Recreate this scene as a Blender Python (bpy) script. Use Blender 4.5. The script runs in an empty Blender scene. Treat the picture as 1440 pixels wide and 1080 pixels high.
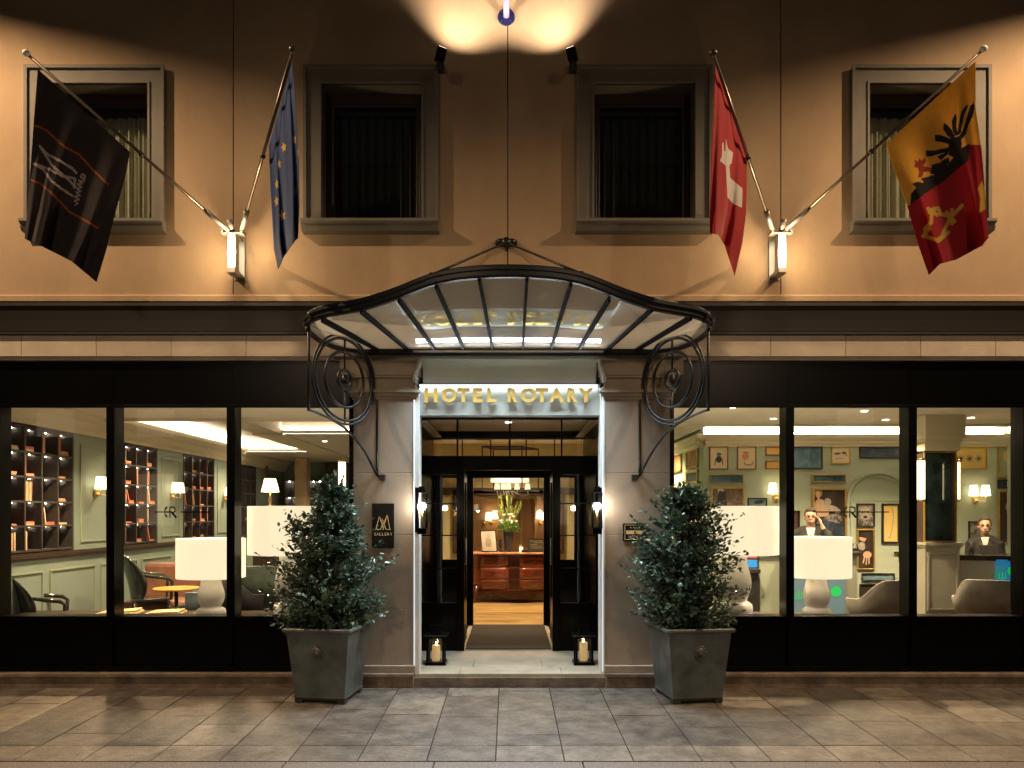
import bpy, bmesh, math, random
from mathutils import Vector, Matrix
R = math.radians
rnd = random.Random(7)
sc = bpy.context.scene
col = sc.collection
# ------------------------------------------------------------------ camera model used to measure the place
F, D, EYE, HX, HY = 1050.0, 7.0, 1.62, 715.0, 722.0
def S(Y): return F / (D + Y)
def X(px, Y=0.0): return (px - HX) / S(Y)
def Z(py, Y=0.0): return EYE + (HY - py) / S(Y)
def W(px, py, Y=0.0): return Vector((X(px, Y), Y, Z(py, Y)))

# ------------------------------------------------------------------ materials
MATS = {}
def mat(name, c, rough=.6, metal=0.0, var=.12, scale=6.0, bump=0.0, bscale=60.0, c2=None, spec=.5, coat=0.0, transl=0.0, stretch=None, dirt=0.0, dscale=1.2, dstretch=(1,1,1)):
    if name in MATS: return MATS[name]
    m = bpy.data.materials.new(name); m.use_nodes = True
    nt = m.node_tree; N = nt.nodes; L = nt.links; b = N['Principled BSDF']
    b.inputs['Roughness'].default_value = rough; b.inputs['Metallic'].default_value = metal
    b.inputs['Specular IOR Level'].default_value = spec
    b.inputs['Coat Weight'].default_value = coat
    tc = N.new('ShaderNodeTexCoord'); src = tc.outputs['Object']
    if stretch:
        mp = N.new('ShaderNodeMapping'); mp.inputs['Scale'].default_value = stretch
        L.new(src, mp.inputs[0]); src = mp.outputs[0]
    n = N.new('ShaderNodeTexNoise'); n.inputs['Scale'].default_value = scale; n.inputs['Detail'].default_value = 6
    n.inputs['Roughness'].default_value = .6
    L.new(src, n.inputs['Vector'])
    r = N.new('ShaderNodeValToRGB')
    lo = [max(0, x * (1 - var)) for x in c]; hi = [min(1, x * (1 + var)) for x in (c2 or c)]
    r.color_ramp.elements[0].position = .32; r.color_ramp.elements[1].position = .68
    r.color_ramp.elements[0].color = (*lo, 1); r.color_ramp.elements[1].color = (*hi, 1)
    L.new(n.outputs['Fac'], r.inputs[0]); L.new(r.outputs[0], b.inputs['Base Color'])
    if dirt:
        mp2 = N.new('ShaderNodeMapping'); mp2.inputs['Scale'].default_value = dstretch; L.new(tc.outputs['Object'], mp2.inputs[0])
        n3 = N.new('ShaderNodeTexNoise'); n3.inputs['Scale'].default_value = dscale; n3.inputs['Detail'].default_value = 9; n3.inputs['Roughness'].default_value = .68
        L.new(mp2.outputs[0], n3.inputs['Vector'])
        r3 = N.new('ShaderNodeValToRGB'); r3.color_ramp.elements[0].position = .34; r3.color_ramp.elements[1].position = .60
        g_ = 1-dirt; r3.color_ramp.elements[0].color = (g_, g_*.97, g_*.93, 1); r3.color_ramp.elements[1].color = (1,1,1,1)
        mx3 = N.new('ShaderNodeMix'); mx3.data_type = 'RGBA'; mx3.blend_type = 'MULTIPLY'; mx3.inputs[0].default_value = 1
        L.new(n3.outputs['Fac'], r3.inputs[0]); L.new(r.outputs[0], mx3.inputs[6]); L.new(r3.outputs[0], mx3.inputs[7]); L.new(mx3.outputs[2], b.inputs['Base Color'])
    if bump:
        n2 = N.new('ShaderNodeTexNoise'); n2.inputs['Scale'].default_value = bscale; n2.inputs['Detail'].default_value = 5
        L.new(src, n2.inputs['Vector'])
        bp = N.new('ShaderNodeBump'); bp.inputs['Strength'].default_value = bump; bp.inputs['Distance'].default_value = .01
        L.new(n2.outputs['Fac'], bp.inputs['Height']); L.new(bp.outputs[0], b.inputs['Normal'])
        rr = N.new('ShaderNodeMapRange'); rr.inputs[3].default_value = max(0, rough - .08); rr.inputs[4].default_value = min(1, rough + .12)
        L.new(n2.outputs['Fac'], rr.inputs[0]); L.new(rr.outputs[0], b.inputs['Roughness'])
    if transl:
        t = N.new('ShaderNodeBsdfTranslucent'); L.new(r.outputs[0], t.inputs[0])
        mx = N.new('ShaderNodeMixShader'); mx.inputs[0].default_value = transl
        L.new(b.outputs[0], mx.inputs[1]); L.new(t.outputs[0], mx.inputs[2])
        L.new(mx.outputs[0], N['Material Output'].inputs[0])
    MATS[name] = m
    return m
def emit(name, c, s, base=None):
    if name in MATS: return MATS[name]
    m = bpy.data.materials.new(name); m.use_nodes = True
    b = m.node_tree.nodes['Principled BSDF']
    b.inputs['Base Color'].default_value = (*(base or c), 1); b.inputs['Roughness'].default_value = .6
    b.inputs['Emission Color'].default_value = (*c, 1); b.inputs['Emission Strength'].default_value = s
    MATS[name] = m
    return m
def glass(name, tint=(1, 1, 1), refl=.08, rough=0.0, fres=True):
    if name in MATS: return MATS[name]
    m = bpy.data.materials.new(name); m.use_nodes = True
    nt = m.node_tree; N = nt.nodes; L = nt.links; N.remove(N['Principled BSDF'])
    t = N.new('ShaderNodeBsdfTransparent'); t.inputs[0].default_value = (*tint, 1)
    g = N.new('ShaderNodeBsdfGlossy'); g.inputs['Roughness'].default_value = rough
    mx = N.new('ShaderNodeMixShader')
    lw = N.new('ShaderNodeLayerWeight'); lw.inputs[0].default_value = .5
    pw_ = N.new('ShaderNodeMath'); pw_.operation = 'POWER'; pw_.inputs[1].default_value = 4.5; L.new(lw.outputs['Facing'], pw_.inputs[0])
    mr = N.new('ShaderNodeMapRange'); mr.inputs[3].default_value = refl; mr.inputs[4].default_value = 1
    L.new(pw_.outputs[0], mr.inputs[0]); 
    L.new(mr.outputs[0], mx.inputs[0]); L.new(t.outputs[0], mx.inputs[1]); L.new(g.outputs[0], mx.inputs[2])
    L.new(mx.outputs[0], N['Material Output'].inputs[0])
    MATS[name] = m
    return m

# ------------------------------------------------------------------ mesh builder
class MB:
    def __init__(s): s.v = []; s.f = []; s.m = []; s.s = []
    def add(s, vs, fs, mi=0, sm=False):
        o = len(s.v); s.v += [tuple(p) for p in vs]
        for f in fs: s.f.append([o + i for i in f]); s.m.append(mi); s.s.append(sm)
        return s
    def box(s, x0, x1, y0, y1, z0, z1, mi=0):
        if x0 > x1: x0, x1 = x1, x0
        if y0 > y1: y0, y1 = y1, y0
        if z0 > z1: z0, z1 = z1, z0
        return s.add([(x0,y0,z0),(x1,y0,z0),(x1,y1,z0),(x0,y1,z0),(x0,y0,z1),(x1,y0,z1),(x1,y1,z1),(x0,y1,z1)],
              [(0,3,2,1),(4,5,6,7),(0,1,5,4),(1,2,6,5),(2,3,7,6),(3,0,4,7)], mi)
    def obox(s, c, ax, ay, az, mi=0):        # oriented box: centre and three half axes
        c, ax, ay, az = map(Vector, (c, ax, ay, az))
        vs = [c + i*ax + j*ay + k*az for k in (-1,1) for (i,j) in ((-1,-1),(1,-1),(1,1),(-1,1))]
        return s.add(vs, [(0,3,2,1),(4,5,6,7),(0,1,5,4),(1,2,6,5),(2,3,7,6),(3,0,4,7)], mi)
    def bar(s, a, b, w, h, mi=0, up=(0,0,1)):
        a, b = Vector(a), Vector(b); d = (b-a).normalized(); u = Vector(up)
        if abs(d.dot(u)) > .95: u = Vector((0,1,0))
        sx = d.cross(u).normalized(); su = sx.cross(d)
        return s.obox((a+b)/2, sx*w/2, (b-a)/2, su*h/2, mi)
    def tube(s, pts, r, n=10, mi=0, cap=True, closed=False):
        pts = [Vector(p) for p in pts]; k = len(pts); rs = r if isinstance(r, (list, tuple)) else [r]*k
        vs = []; prev = None
        for i, p in enumerate(pts):
            if closed: d = pts[(i+1) % k] - pts[i-1]
            else: d = pts[min(i+1, k-1)] - pts[max(i-1, 0)]
            d.normalize()
            if prev is None:
                u = Vector((0,0,1)) if abs(d.z) < .9 else Vector((0,1,0))
                a = d.cross(u).normalized()
            else:
                a = (prev - d*prev.dot(d)).normalized()
            prev = a; b = d.cross(a)
            for j in range(n):
                t = 2*math.pi*j/n; vs.append(p + (a*math.cos(t) + b*math.sin(t))*rs[i])
        fs = []
        for i in range(k if closed else k-1):
            i2 = (i+1) % k
            for j in range(n):
                j2 = (j+1) % n; fs.append((i*n+j, i*n+j2, i2*n+j2, i2*n+j))
        s.add(vs, fs, mi, True)
        if cap and not closed:
            o = len(s.v) - len(vs)
            s.f.append([o+j for j in range(n)][::-1]); s.m.append(mi); s.s.append(False)
            s.f.append([o+(k-1)*n+j for j in range(n)]); s.m.append(mi); s.s.append(False)
        return s
    def cyl(s, a, b, r, r2=None, n=16, mi=0): return s.tube([a, b], [r, r if r2 is None else r2], n, mi)
    def lathe(s, c, prof, n=24, mi=0, sm=True, cap=True):
        c = Vector(c); vs = []
        for r, z in prof:
            for j in range(n):
                t = 2*math.pi*j/n; vs.append(c + Vector((r*math.cos(t), r*math.sin(t), z)))
        fs = [(i*n+j, i*n+(j+1) % n, (i+1)*n+(j+1) % n, (i+1)*n+j) for i in range(len(prof)-1) for j in range(n)]
        s.add(vs, fs, mi, sm)
        if cap:
            o = len(s.v) - len(vs); k = len(prof)
            s.f.append([o+j for j in range(n)][::-1]); s.m.append(mi); s.s.append(False)
            s.f.append([o+(k-1)*n+j for j in range(n)]); s.m.append(mi); s.s.append(False)
        return s
    def ball(s, c, r, n=14, mi=0, rot=None):
        rx, ry, rz = (r, r, r) if not isinstance(r, (tuple, list)) else r
        c = Vector(c); vs = []; k = n // 2 + 1
        for i in range(k):
            a = math.pi*(i/(k-1)); 
            for j in range(n):
                t = 2*math.pi*j/n
                p = Vector((rx*math.sin(a)*math.cos(t), ry*math.sin(a)*math.sin(t), -rz*math.cos(a)))
                if rot: p = rot @ p
                vs.append(c + p)
        fs = [(i*n+j, i*n+(j+1) % n, (i+1)*n+(j+1) % n, (i+1)*n+j) for i in range(k-1) for j in range(n)]
        return s.add(vs, fs, mi, True)
    def frust(s, c, w0, d0, w1, d1, h, mi=0):   # rectangular frustum standing at c
        x, y, z = c
        vs = [(x+i*w0/2, y+j*d0/2, z) for i, j in ((-1,-1),(1,-1),(1,1),(-1,1))] + [(x+i*w1/2, y+j*d1/2, z+h) for i, j in ((-1,-1),(1,-1),(1,1),(-1,1))]
        return s.add(vs, [(0,3,2,1),(4,5,6,7),(0,1,5,4),(1,2,6,5),(2,3,7,6),(3,0,4,7)], mi)
    def prof(s, pts, x0, x1, mi=0, sm=False):    # profile in (y,z), extruded along x
        k = len(pts); vs = [(x0, y, z) for y, z in pts] + [(x1, y, z) for y, z in pts]
        s.add(vs, [(i, (i+1) % k, k+(i+1) % k, k+i) for i in range(k)], mi, sm)
        o = len(s.v) - 2*k
        s.f.append([o+i for i in range(k)][::-1]); s.m.append(mi); s.s.append(False)
        s.f.append([o+k+i for i in range(k)]); s.m.append(mi); s.s.append(False)
        return s
    def poly(s, pts, mi=0): return s.add(pts, [tuple(range(len(pts)))], mi)
    def slab(s, pts, off, mi=0):                 # polygon thickened by vector off
        off = Vector(off); pts = [Vector(p) for p in pts]; k = len(pts)
        return s.add(pts + [p+off for p in pts], [tuple(range(k))[::-1], tuple(range(k, 2*k))] + [(i, (i+1) % k, k+(i+1) % k, k+i) for i in range(k)], mi)
    def build(s, name, mats, parent=None, bevel=0, label=None, fix=True):
        me = bpy.data.meshes.new(name)
        off = Vector((0,0,0))
        if parent is not None: off = world_loc(parent)
        me.from_pydata([tuple(Vector(p) - off) for p in s.v], [], s.f)
        mats = mats if isinstance(mats, (list, tuple)) else [mats]
        for m in mats: me.materials.append(m)
        me.polygons.foreach_set('material_index', s.m); me.polygons.foreach_set('use_smooth', s.s)
        me.update()
        if fix:
            bm = bmesh.new(); bm.from_mesh(me); bmesh.ops.recalc_face_normals(bm, faces=bm.faces); bm.to_mesh(me); bm.free()
        o = bpy.data.objects.new(name, me); col.objects.link(o)
        if parent is not None: o.parent = parent
        if bevel:
            b = o.modifiers.new('bevel', 'BEVEL'); b.width = bevel; b.segments = 2; b.limit_method = 'ANGLE'; b.angle_limit = R(40)
        if label: o['label'] = label
        return o
def world_loc(o):
    v = Vector((0,0,0))
    while o is not None: v = v + o.location; o = o.parent
    return v
def thing(name, label, cat, loc=(0,0,0), group=None):
    o = bpy.data.objects.new(name, None); col.objects.link(o); o.location = loc; o.empty_display_size = .1
    o['label'] = label; o['category'] = cat
    if group: o['group'] = group
    return o
def tag(o, label, cat, group=None):
    o['label'] = label; o['category'] = cat
    if group: o['group'] = group
    return o
def struct(o): o['kind'] = 'structure'; return o
def kids(o): return [c for c in bpy.data.objects if c.parent == o]
def dup(root, delta, label, group=None):
    def cp(o, par):
        c = o.copy(); col.objects.link(c); c.parent = par
        for k in kids(o): cp(k, c)
        return c
    r = cp(root, None); r.location = root.location + Vector(delta); r['label'] = label
    if group: r['group'] = group
    return r
def rect_frame(mb, x0, x1, z0, z1, y0, y1, w, mi=0, wt=None, wb=None):
    wt = w if wt is None else wt; wb = w if wb is None else wb
    mb.box(x0, x0+w, y0, y1, z0, z1, mi); mb.box(x1-w, x1, y0, y1, z0, z1, mi)
    mb.box(x0+w, x1-w, y0, y1, z1-wt, z1, mi); mb.box(x0+w, x1-w, y0, y1, z0, z0+wb, mi)
    return mb
def light(kind, name, loc, energy, color, parent=None, target=None, **kw):
    l = bpy.data.lights.new(name, kind); l.energy = energy; l.color = color
    for k, v in kw.items(): setattr(l, k, v)
    o = bpy.data.objects.new(name, l); col.objects.link(o)
    if target is not None:
        d = Vector(target) - Vector(loc); o.rotation_euler = d.to_track_quat('-Z', 'Y').to_euler()
    if parent is not None:
        o.parent = parent; o.location = Vector(loc) - world_loc(parent)
    else: o.location = loc
    return o
def glyph(ch, x0, x1, z0, z1, y, depth, m, parent, name='letter', off=.0, flat=False):
    cu = bpy.data.curves.new(name, 'FONT'); cu.body = ch; cu.size = 1; cu.extrude = .5; cu.offset = off
    cu.resolution_u = 4
    to = bpy.data.objects.new('tmp', cu); col.objects.link(to)
    dg = bpy.context.evaluated_depsgraph_get(); me = bpy.data.meshes.new_from_object(to.evaluated_get(dg))
    bpy.data.objects.remove(to)
    xs = [v.co.x for v in me.vertices]; ys = [v.co.y for v in me.vertices]
    ax, bx, ay, by = min(xs), max(xs), min(ys), max(ys); off_ = world_loc(parent) if parent else Vector((0,0,0))
    for v in me.vertices:
        u = (v.co.x-ax)/(bx-ax); w = (v.co.y-ay)/(by-ay)
        v.co = Vector((x0+(x1-x0)*u, y - v.co.z*depth, z0+(z1-z0)*w)) - off_
    me.materials.clear(); me.materials.append(m); me.name = name
    for p in me.polygons: p.material_index = 0
    o = bpy.data.objects.new(name, me); col.objects.link(o)
    if parent: o.parent = parent
    return o

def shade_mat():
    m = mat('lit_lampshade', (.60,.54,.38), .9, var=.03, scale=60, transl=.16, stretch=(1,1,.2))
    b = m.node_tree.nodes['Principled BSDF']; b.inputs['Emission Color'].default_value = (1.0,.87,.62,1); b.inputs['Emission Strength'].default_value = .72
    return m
# palette
M = dict(
 stucco=mat('warm_stucco', (.43,.305,.185), .85, var=.06, scale=2.2, bump=.3, bscale=140, dirt=.17, dscale=.9, dstretch=(1,1,.45)),
 surround=mat('grey_window_stone', (.155,.14,.11), .7, var=.08, scale=5, bump=.15, bscale=90),
 stone=mat('limestone', (.52,.44,.34), .7, var=.12, scale=4, bump=.25, bscale=70),
 stone2=mat('limestone_darker', (.46,.38,.29), .7, var=.15, scale=3, bump=.25, bscale=70),
 pstone=mat('pilaster_stone', (.33,.27,.205), .65, var=.07, scale=2.5, bump=.2, bscale=80, dirt=.25, dscale=1.5, dstretch=(1,1,.4)),
 browntrim=mat('dark_brown_paint', (.013,.010,.008), .55, var=.15, scale=3),
 blk=mat('black_paint', (.002,.002,.0018), .28, var=.2, scale=3, spec=.1),
 blkmetal=mat('black_iron', (.006,.007,.009), .36, metal=.0, var=.2, scale=12, bump=.1, bscale=120),
 steel=mat('brushed_steel', (.55,.52,.47), .3, metal=1, var=.1, scale=20),
 darkred=mat('dark_red_wood', (.022,.012,.009), .4, var=.15, scale=8),
 white=mat('white_lacquer', (.75,.74,.70), .35, var=.02),
 ivory=mat('pale_jamb_stone', (.66,.66,.62), .5, var=.05, scale=4, bump=.1, bscale=60),
 sage=mat('sage_green_paint', (.27,.345,.30), .55, var=.05, scale=2),
 sage_l=mat('pale_sage_paint', (.42,.50,.40), .6, var=.04, scale=2),
 cream=mat('cream_ceiling_paint', (.70,.64,.48), .6, var=.04, scale=2),
 pinkcream=mat('ceiling_white', (.78,.72,.62), .7, var=.03, scale=2),
 gold=mat('gold_metal', (.85,.60,.20), .28, metal=1, var=.1, scale=9),
 goldframe=mat('gilt_frame', (.62,.42,.12), .35, metal=.8, var=.2, scale=25, bump=.3, bscale=90),
 brass=mat('brass', (.75,.56,.25), .3, metal=1, var=.1),
 bookdark=mat('dark_oak_shelving', (.055,.048,.044), .5, var=.2, scale=8, stretch=(1,1,6)),
 zinc=mat('aged_zinc', (.11,.13,.125), .40, metal=.35, var=.35, scale=4, bump=.3, bscale=25),
 glass=glass('window_glass', refl=.042), glass2=glass('door_glass', refl=.05),
 darkglass=glass('dark_upper_glass', (.85,.87,.85), refl=.02),
 soil=mat('soil_and_pebbles', (.20,.18,.15), .9, var=.6, scale=60, bump=.8, bscale=60),
 wood=mat('oak_floor', (.42,.27,.10), .35, var=.25, scale=3, stretch=(1,6,1)),
 matfib=mat('doormat_fibre', (.035,.026,.018), .95, var=.2, scale=60, bump=.5, bscale=200),
 shade2=emit('lit_small_shade', (1.0,.80,.50), 2.0),
 led=emit('led_strip_warm', (1.0,.82,.64), 20),
 shade=shade_mat(), led2=emit('led_strip_soft', (1.0,.80,.62), 60),
 tube=emit('lit_glass_tube', (1.0,.84,.52), 3.2),
 down=emit('downlight_lens', (1.0,.85,.6), 12),
 darkwood=mat('dark_walnut', (.045,.028,.018), .4, var=.25, scale=10, stretch=(1,1,5)),
 charcoal=mat('charcoal_metal', (.03,.03,.03), .4, var=.1),
)
NIGHT_SKY = .12; FLX, FLY, FLZ = 6.2, -2.2, 7.6; FTX, FTY, FTZ = 2.4, -.3, 1.6; FL_P = 1050; FL_A = 110; FL_B = .6
VA = (1440, 140); VB = (815, 430)
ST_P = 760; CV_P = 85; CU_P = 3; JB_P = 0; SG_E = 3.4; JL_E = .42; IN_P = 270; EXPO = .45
# ================================================================== GROUND
ROAD_Z = -.18
def slope(mb):
    mb.v = [(x, y, z + (.027*y if y > -2.3 else 0)) for x, y, z in mb.v]; return mb
def slabmat(name, c, r=.36):
    return mat(name, c, r, var=.30, scale=11, bump=.9, bscale=60, spec=.5, dirt=.55, dscale=4.5)
pm = [slabmat('paving_slab_a', (.175,.15,.12)), slabmat('paving_slab_b', (.135,.12,.10)), slabmat('paving_slab_c', (.235,.20,.155)), slabmat('paving_slab_d', (.155,.13,.105)), mat('paving_joint', (.025,.021,.018), .9)]
mb = MB(); cw = .467; k0 = -20
edge = -1.64
for k in range(k0, 22):
    xa = -.087 + cw*k; y = -.0 - rnd.uniform(.12, .6)
    ys = [-.06]
    while y > edge + .2: ys.append(y); y -= .62
    ys.append(edge)
    for a, b in zip(ys[:-1], ys[1:]):
        dz = rnd.uniform(-.0012, .0012)
        mb.box(xa+.0045, xa+cw-.0045, b+.004, a-.004, -.03, dz, rnd.choice((0,0,1,3,3,2)))
xa = -.087 + cw*k0; k = 0
x = xa
while x < 9.5:
    w = .467*1.0 if k % 2 else .467
    mb.box(x+.0045, x+w-.0045, -1.955, edge-.005, -.03, rnd.uniform(-.001,.001), rnd.choice((2,2,0,2))); x += w; k += 1
mb.box(xa, 9.7, -1.96, 0.1, -.06, -.006, 4)
slope(mb); struct(mb.build('pavement', pm, bevel=.0015))
mb = MB(); x = -9.5
while x < 9.6:
    mb.box(x+.003, x+.997, -2.20, -1.962, -.2, -.002); x += 1.0
slope(mb); struct(mb.build('kerb', mat('granite_kerb', (.19,.16,.135), .6, var=.45, scale=70, bump=.6, bscale=90), bevel=.006))
asph = mat('asphalt', (.05,.048,.046), .8, var=.3, scale=50, bump=.6, bscale=220)
struct(MB().box(-80, 80, -80, -2.201, ROAD_Z-.05, ROAD_Z).build('road', asph))
struct(MB().box(-80, 80, -2.19, 60, -.5, -.3).build('ground', asph))
# ================================================================== BUILDING SHELL
B = thing('hotel_building', 'ochre hotel front with black shop windows around a lit stone entrance', 'building')
WX = (X(328), X(714), X(1098))
WIN = [(40, 232, 1), (430, 615, 2), (812, 998, 3), (1197, 1388, 4)]
zs0, zs1 = Z(312), Z(118)            # window opening (z)
outer = [(X(a), X(b)) for a, b, _ in WIN]
opn = [(a+.14, b-.13) for a, b in outer]
mb = MB(); ZT = 9.0; zb = Z(415)+.006
xs = [-7.5] + [v for o in opn for v in o] + [7.5]
joints = [-7.5, WX[0], WX[1], WX[2], 7.5]
def strips(x0, x1, z0, z1):
    cuts = [x0] + [j for j in joints if x0 < j < x1] + [x1]
    for a, b in zip(cuts[:-1], cuts[1:]):
        a2 = a + (.005 if a in joints else 0); b2 = b - (.005 if b in joints else 0)
        mb.box(a2, b2, 0, .3, z0, z1)
strips(-7.5, 7.5, zs1, ZT); strips(-7.5, 7.5, zb, zs0)
for i in range(0, len(xs), 2): strips(xs[i], xs[i+1], zs0, zs1)
mb.build('upper_wall', M['stucco'], B)
MB().box(-7.5, 7.5, .301, .34, zs1, ZT).box(-7.5,7.5,.301,.34,Z(418),zs0).box(-7.5,-5.1,.301,.34,zs0,zs1).build('wall_backing', M['browntrim'], B)
# upper windows
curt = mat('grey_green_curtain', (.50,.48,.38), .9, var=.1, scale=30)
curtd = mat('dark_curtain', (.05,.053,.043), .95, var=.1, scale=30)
for (a, b), (oa, ob), (_, _, idx) in zip(outer, opn, WIN):
    mb = MB(); z0, z1 = Z(330), Z(97)
    # surround: flat band + raised rim
    for (xa, xb, za, zc) in ((a, oa, z0+.07, z1), (ob, b, z0+.07, z1), (oa, ob, zs1, z1)):
        mb.box(xa, xb, -.035, -.001, za, zc)
    rect_frame(mb, a-.012, b+.012, z0+.07, z1+.012, -.055, -.036, .03)
    rect_frame(mb, oa-.006, ob+.006, zs0, zs1+.006, -.046, -.0355, .02)
    mb.prof([(-.001, z0), (-.075, z0+.01), (-.095, z0+.045), (-.095, z0+.07), (-.12, z0+.085), (-.12, z0+.11), (.12, z0+.125), (.12, z0)], a-.02, b+.02)
    # reveals
    mb.box(oa-.001, oa+.012, .0, .22, zs0, zs1); mb.box(ob-.012, ob+.001, .0, .22, zs0, zs1); mb.box(oa+.012, ob-.012, .0, .22, zs1-.012, zs1+.001)
    w = mb.build('window', M['surround'], B, label='upper floor window in a grey stone surround')
    mb = MB()
    rect_frame(mb, oa+.013, ob-.013, zs0+.01, zs1-.013, .15, .21, .045, wb=.05, wt=.09)
    rect_frame(mb, oa+.06, ob-.06, zs0+.06, zs1-.10, .165, .20, .03)
    mb.build('sash', M['darkred'], w, bevel=.004)
    MB().box(oa+.09, ob-.09, .18, .186, zs0+.09, zs1-.13).build('pane', M['darkglass'], w)
    mb = MB(); n = 90; x0, x1 = oa+.02, ob-.02
    for i in range(n):
        def yy(t): return .30 + .022*math.sin(t*62+idx) + .012*math.sin(t*131)
        t0, t1 = i/n, (i+1)/n
        mb.add([(x0+(x1-x0)*t0, yy(t0), zs0), (x0+(x1-x0)*t1, yy(t1), zs0), (x0+(x1-x0)*t1, yy(t1), zs1-.16), (x0+(x1-x0)*t0, yy(t0), zs1-.16)], [(0,1,2,3)], 0, True)
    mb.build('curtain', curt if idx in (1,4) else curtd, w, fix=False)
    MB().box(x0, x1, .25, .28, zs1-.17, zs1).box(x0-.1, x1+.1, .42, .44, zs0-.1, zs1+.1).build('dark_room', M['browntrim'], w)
# ledge, dark cornice and stone band (both wings, broken by nothing)
mb = MB()
mb.prof([(.1, Z(428)), (-.02, Z(428)), (-.045, Z(425)), (-.045, Z(418)), (-.03, Z(415.5)), (.1, Z(415.5))], -7.5, 7.5)
mb.build('string_course', M['stucco'], B)
mb = MB()
mb.prof([(.1, Z(468)), (-.05, Z(468)), (-.055, Z(462)), (-.065, Z(452)), (-.08, Z(440)), (-.10, Z(434)), (-.10, Z(430)), (-.07, Z(429)), (-.07, Z(428.6)), (.1, Z(428.6))], -7.5, 7.5)
mb.box(-7.5, 7.5, -.058, .1, Z(472), Z(469))
mb.build('cornice', M['browntrim'], B)
mb = MB(); x = -7.35
while x < 7.3:
    mb.box(x+.002, x+.698, -.028, .1, Z(502), Z(472.6), rnd.choice((0,0,1))); x += .7
mb.box(-7.5, 7.5, -.012, .1, Z(507), Z(502.5), 1)
mb.build('stone_band', [M['stone'], M['stone2']], B, bevel=.002)
# pilasters
for s in (-1, 1):
    xa, xb = (X(497), X(583)) if s < 0 else (X(851), X(942))
    xo = xa if s < 0 else xb; xi = xb if s < 0 else xa
    mb = MB(); zc = Z(562)
    hs = [Z(935), .72, 1.42, 2.0, zc]
    for a, b in zip(hs[:-1], hs[1:]): mb.box(xa, xb, 0, .14, a+.0015, b-.0015)
    mb.box(xa-.0, xb+.0, .004, .13, Z(935), zc)
    # capital: stepped mouldings then a plain frieze block
    def mould(za, zb_, p, y):
        mb.box(xa-p if s > 0 else xa-p, xb+p, -y, .14, za, zb_)
    mould(zc, Z(558), .012, .012); mould(Z(558), Z(553), .03, .03); mould(Z(553), Z(549), .045, .05)
    mould(Z(549), Z(546), .03, .03); mould(Z(546), Z(532), .012, .014); mould(Z(532), Z(529), .04, .035)
    mb.box(xa-.12 if s < 0 else xa-.06, xb+.06 if s < 0 else xb+.12, -.03, .14, Z(528.5), Z(507.5))
    mb.box(xa-.01, xb+.01, -.05, .14, Z(945), Z(935))
    mb.build('pilaster', M['pstone'], B, bevel=.003)
# plinth / step stones along both wings
for s in (-1, 1):
    mb = MB(); x0, x1 = (-7.5, X(583)) if s < 0 else (X(851), 7.5)
    mb.box(x0, x1, -.055, .3, -.02, Z(951)); mb.box(x0, x1, -.075, .3, Z(951)+.001, Z(945))
    mb.build('plinth', mat('worn_plinth_stone', (.24,.185,.13), .75, var=.4, scale=6, bump=.5, bscale=40, dirt=.4, dscale=5), B, bevel=.008)
# ------------------------------------------------------------------ shop fronts
YF = .03
panes = {-1: [(5,152),(163,320),(332,491)], 1: [(944,1104),(1115,1277),(1286,1436)]}
ztop, zbot, zsp = Z(570, .05), Z(866, .05), Z(941, .05)
for s in (-1, 1):
    x0, x1 = (-7.2, X(497)-.001) if s < 0 else (X(942)+.001, 7.2)
    mb = MB()
    mb.box(x0, x1, YF, .2, ztop, Z(507.5))                     # fascia
    for j in ([X(157), X(325)] if s < 0 else [X(1109.5), X(1281)]): mb.box(j-.004, j+.004, YF-.004, YF, ztop, Z(508))
    mb.box(x0, x1, YF-.01, YF, Z(573), Z(569)); mb.box(x0, x1, YF-.006, YF, Z(510.5), Z(508))
    mb.box(x0, x1, YF+.012, .2, Z(945), zbot-.03)              # spandrel
    mb.box(x0, x1, YF-.03, .2, Z(944.6), Z(937)); mb.box(x0, x1, YF-.01, .2, zbot-.03, zbot)
    muls = [X(157.5,.05), X(326,.05), -4.83, -5.95] if s < 0 else [X(1109.5,.05), X(1281.5,.05), X(1441.5,.05), 5.95]
    for j in muls:
        mb.box(j-.038, j+.038, YF-.012, .2, zbot, ztop); mb.box(j-.02, j+.02, YF-.02, YF+.01, Z(937), zbot-.03)
    mb.box(x1-.045 if s < 0 else x0, x1 if s < 0 else x0+.045, YF-.008, .2, zbot, ztop)
    shop = mb.build('shopfront', M['blk'], B, bevel=.003)
    lim = sorted(muls + [x0, x1])
    for a, b in zip(lim[:-1], lim[1:]):
        MB().box(a+.03, b-.03, .075, .083, zbot-.01, ztop+.01).build('pane', M['glass'], shop)
    # monogram with its line
    cx = 241 if s < 0 else 1197
    mono = MB(); yy = .068
    def stroke(pts, w):
        for a, b in zip(pts[:-1], pts[1:]):
            pa, pb = W(a[0], a[1], yy), W(b[0], b[1], yy); mono.bar(pa, pb, .003, w, up=(0,0,1))
    stroke([(cx-24,720),(cx-11,720)], .010); stroke([(cx+12,720),(cx+54,720)] if s < 0 else [(cx+8,720),(cx+53,720)], .010)
    if s > 0: stroke([(cx-54,720),(cx-11,720)], .010)
    stroke([(cx-2,713),(cx-2,728)], .018); stroke([(cx-10,720),(cx+1,720)], .012)
    arc = [(cx+1+4.5*math.cos(t), 717-4*math.sin(t)) for t in [R(90-18*i) for i in range(11)]]
    stroke([(cx-2,713)]+arc+[(cx,721)], .012); stroke([(cx+1,721),(cx+7,728)], .018)
    arc = [(cx-5+4.5*math.cos(t), 720-7*math.sin(t)) for t in [R(100+16*i) for i in range(11)]]
    stroke(arc, .014)
    mono.build('window_monogram', M['blk'], shop)

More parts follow.
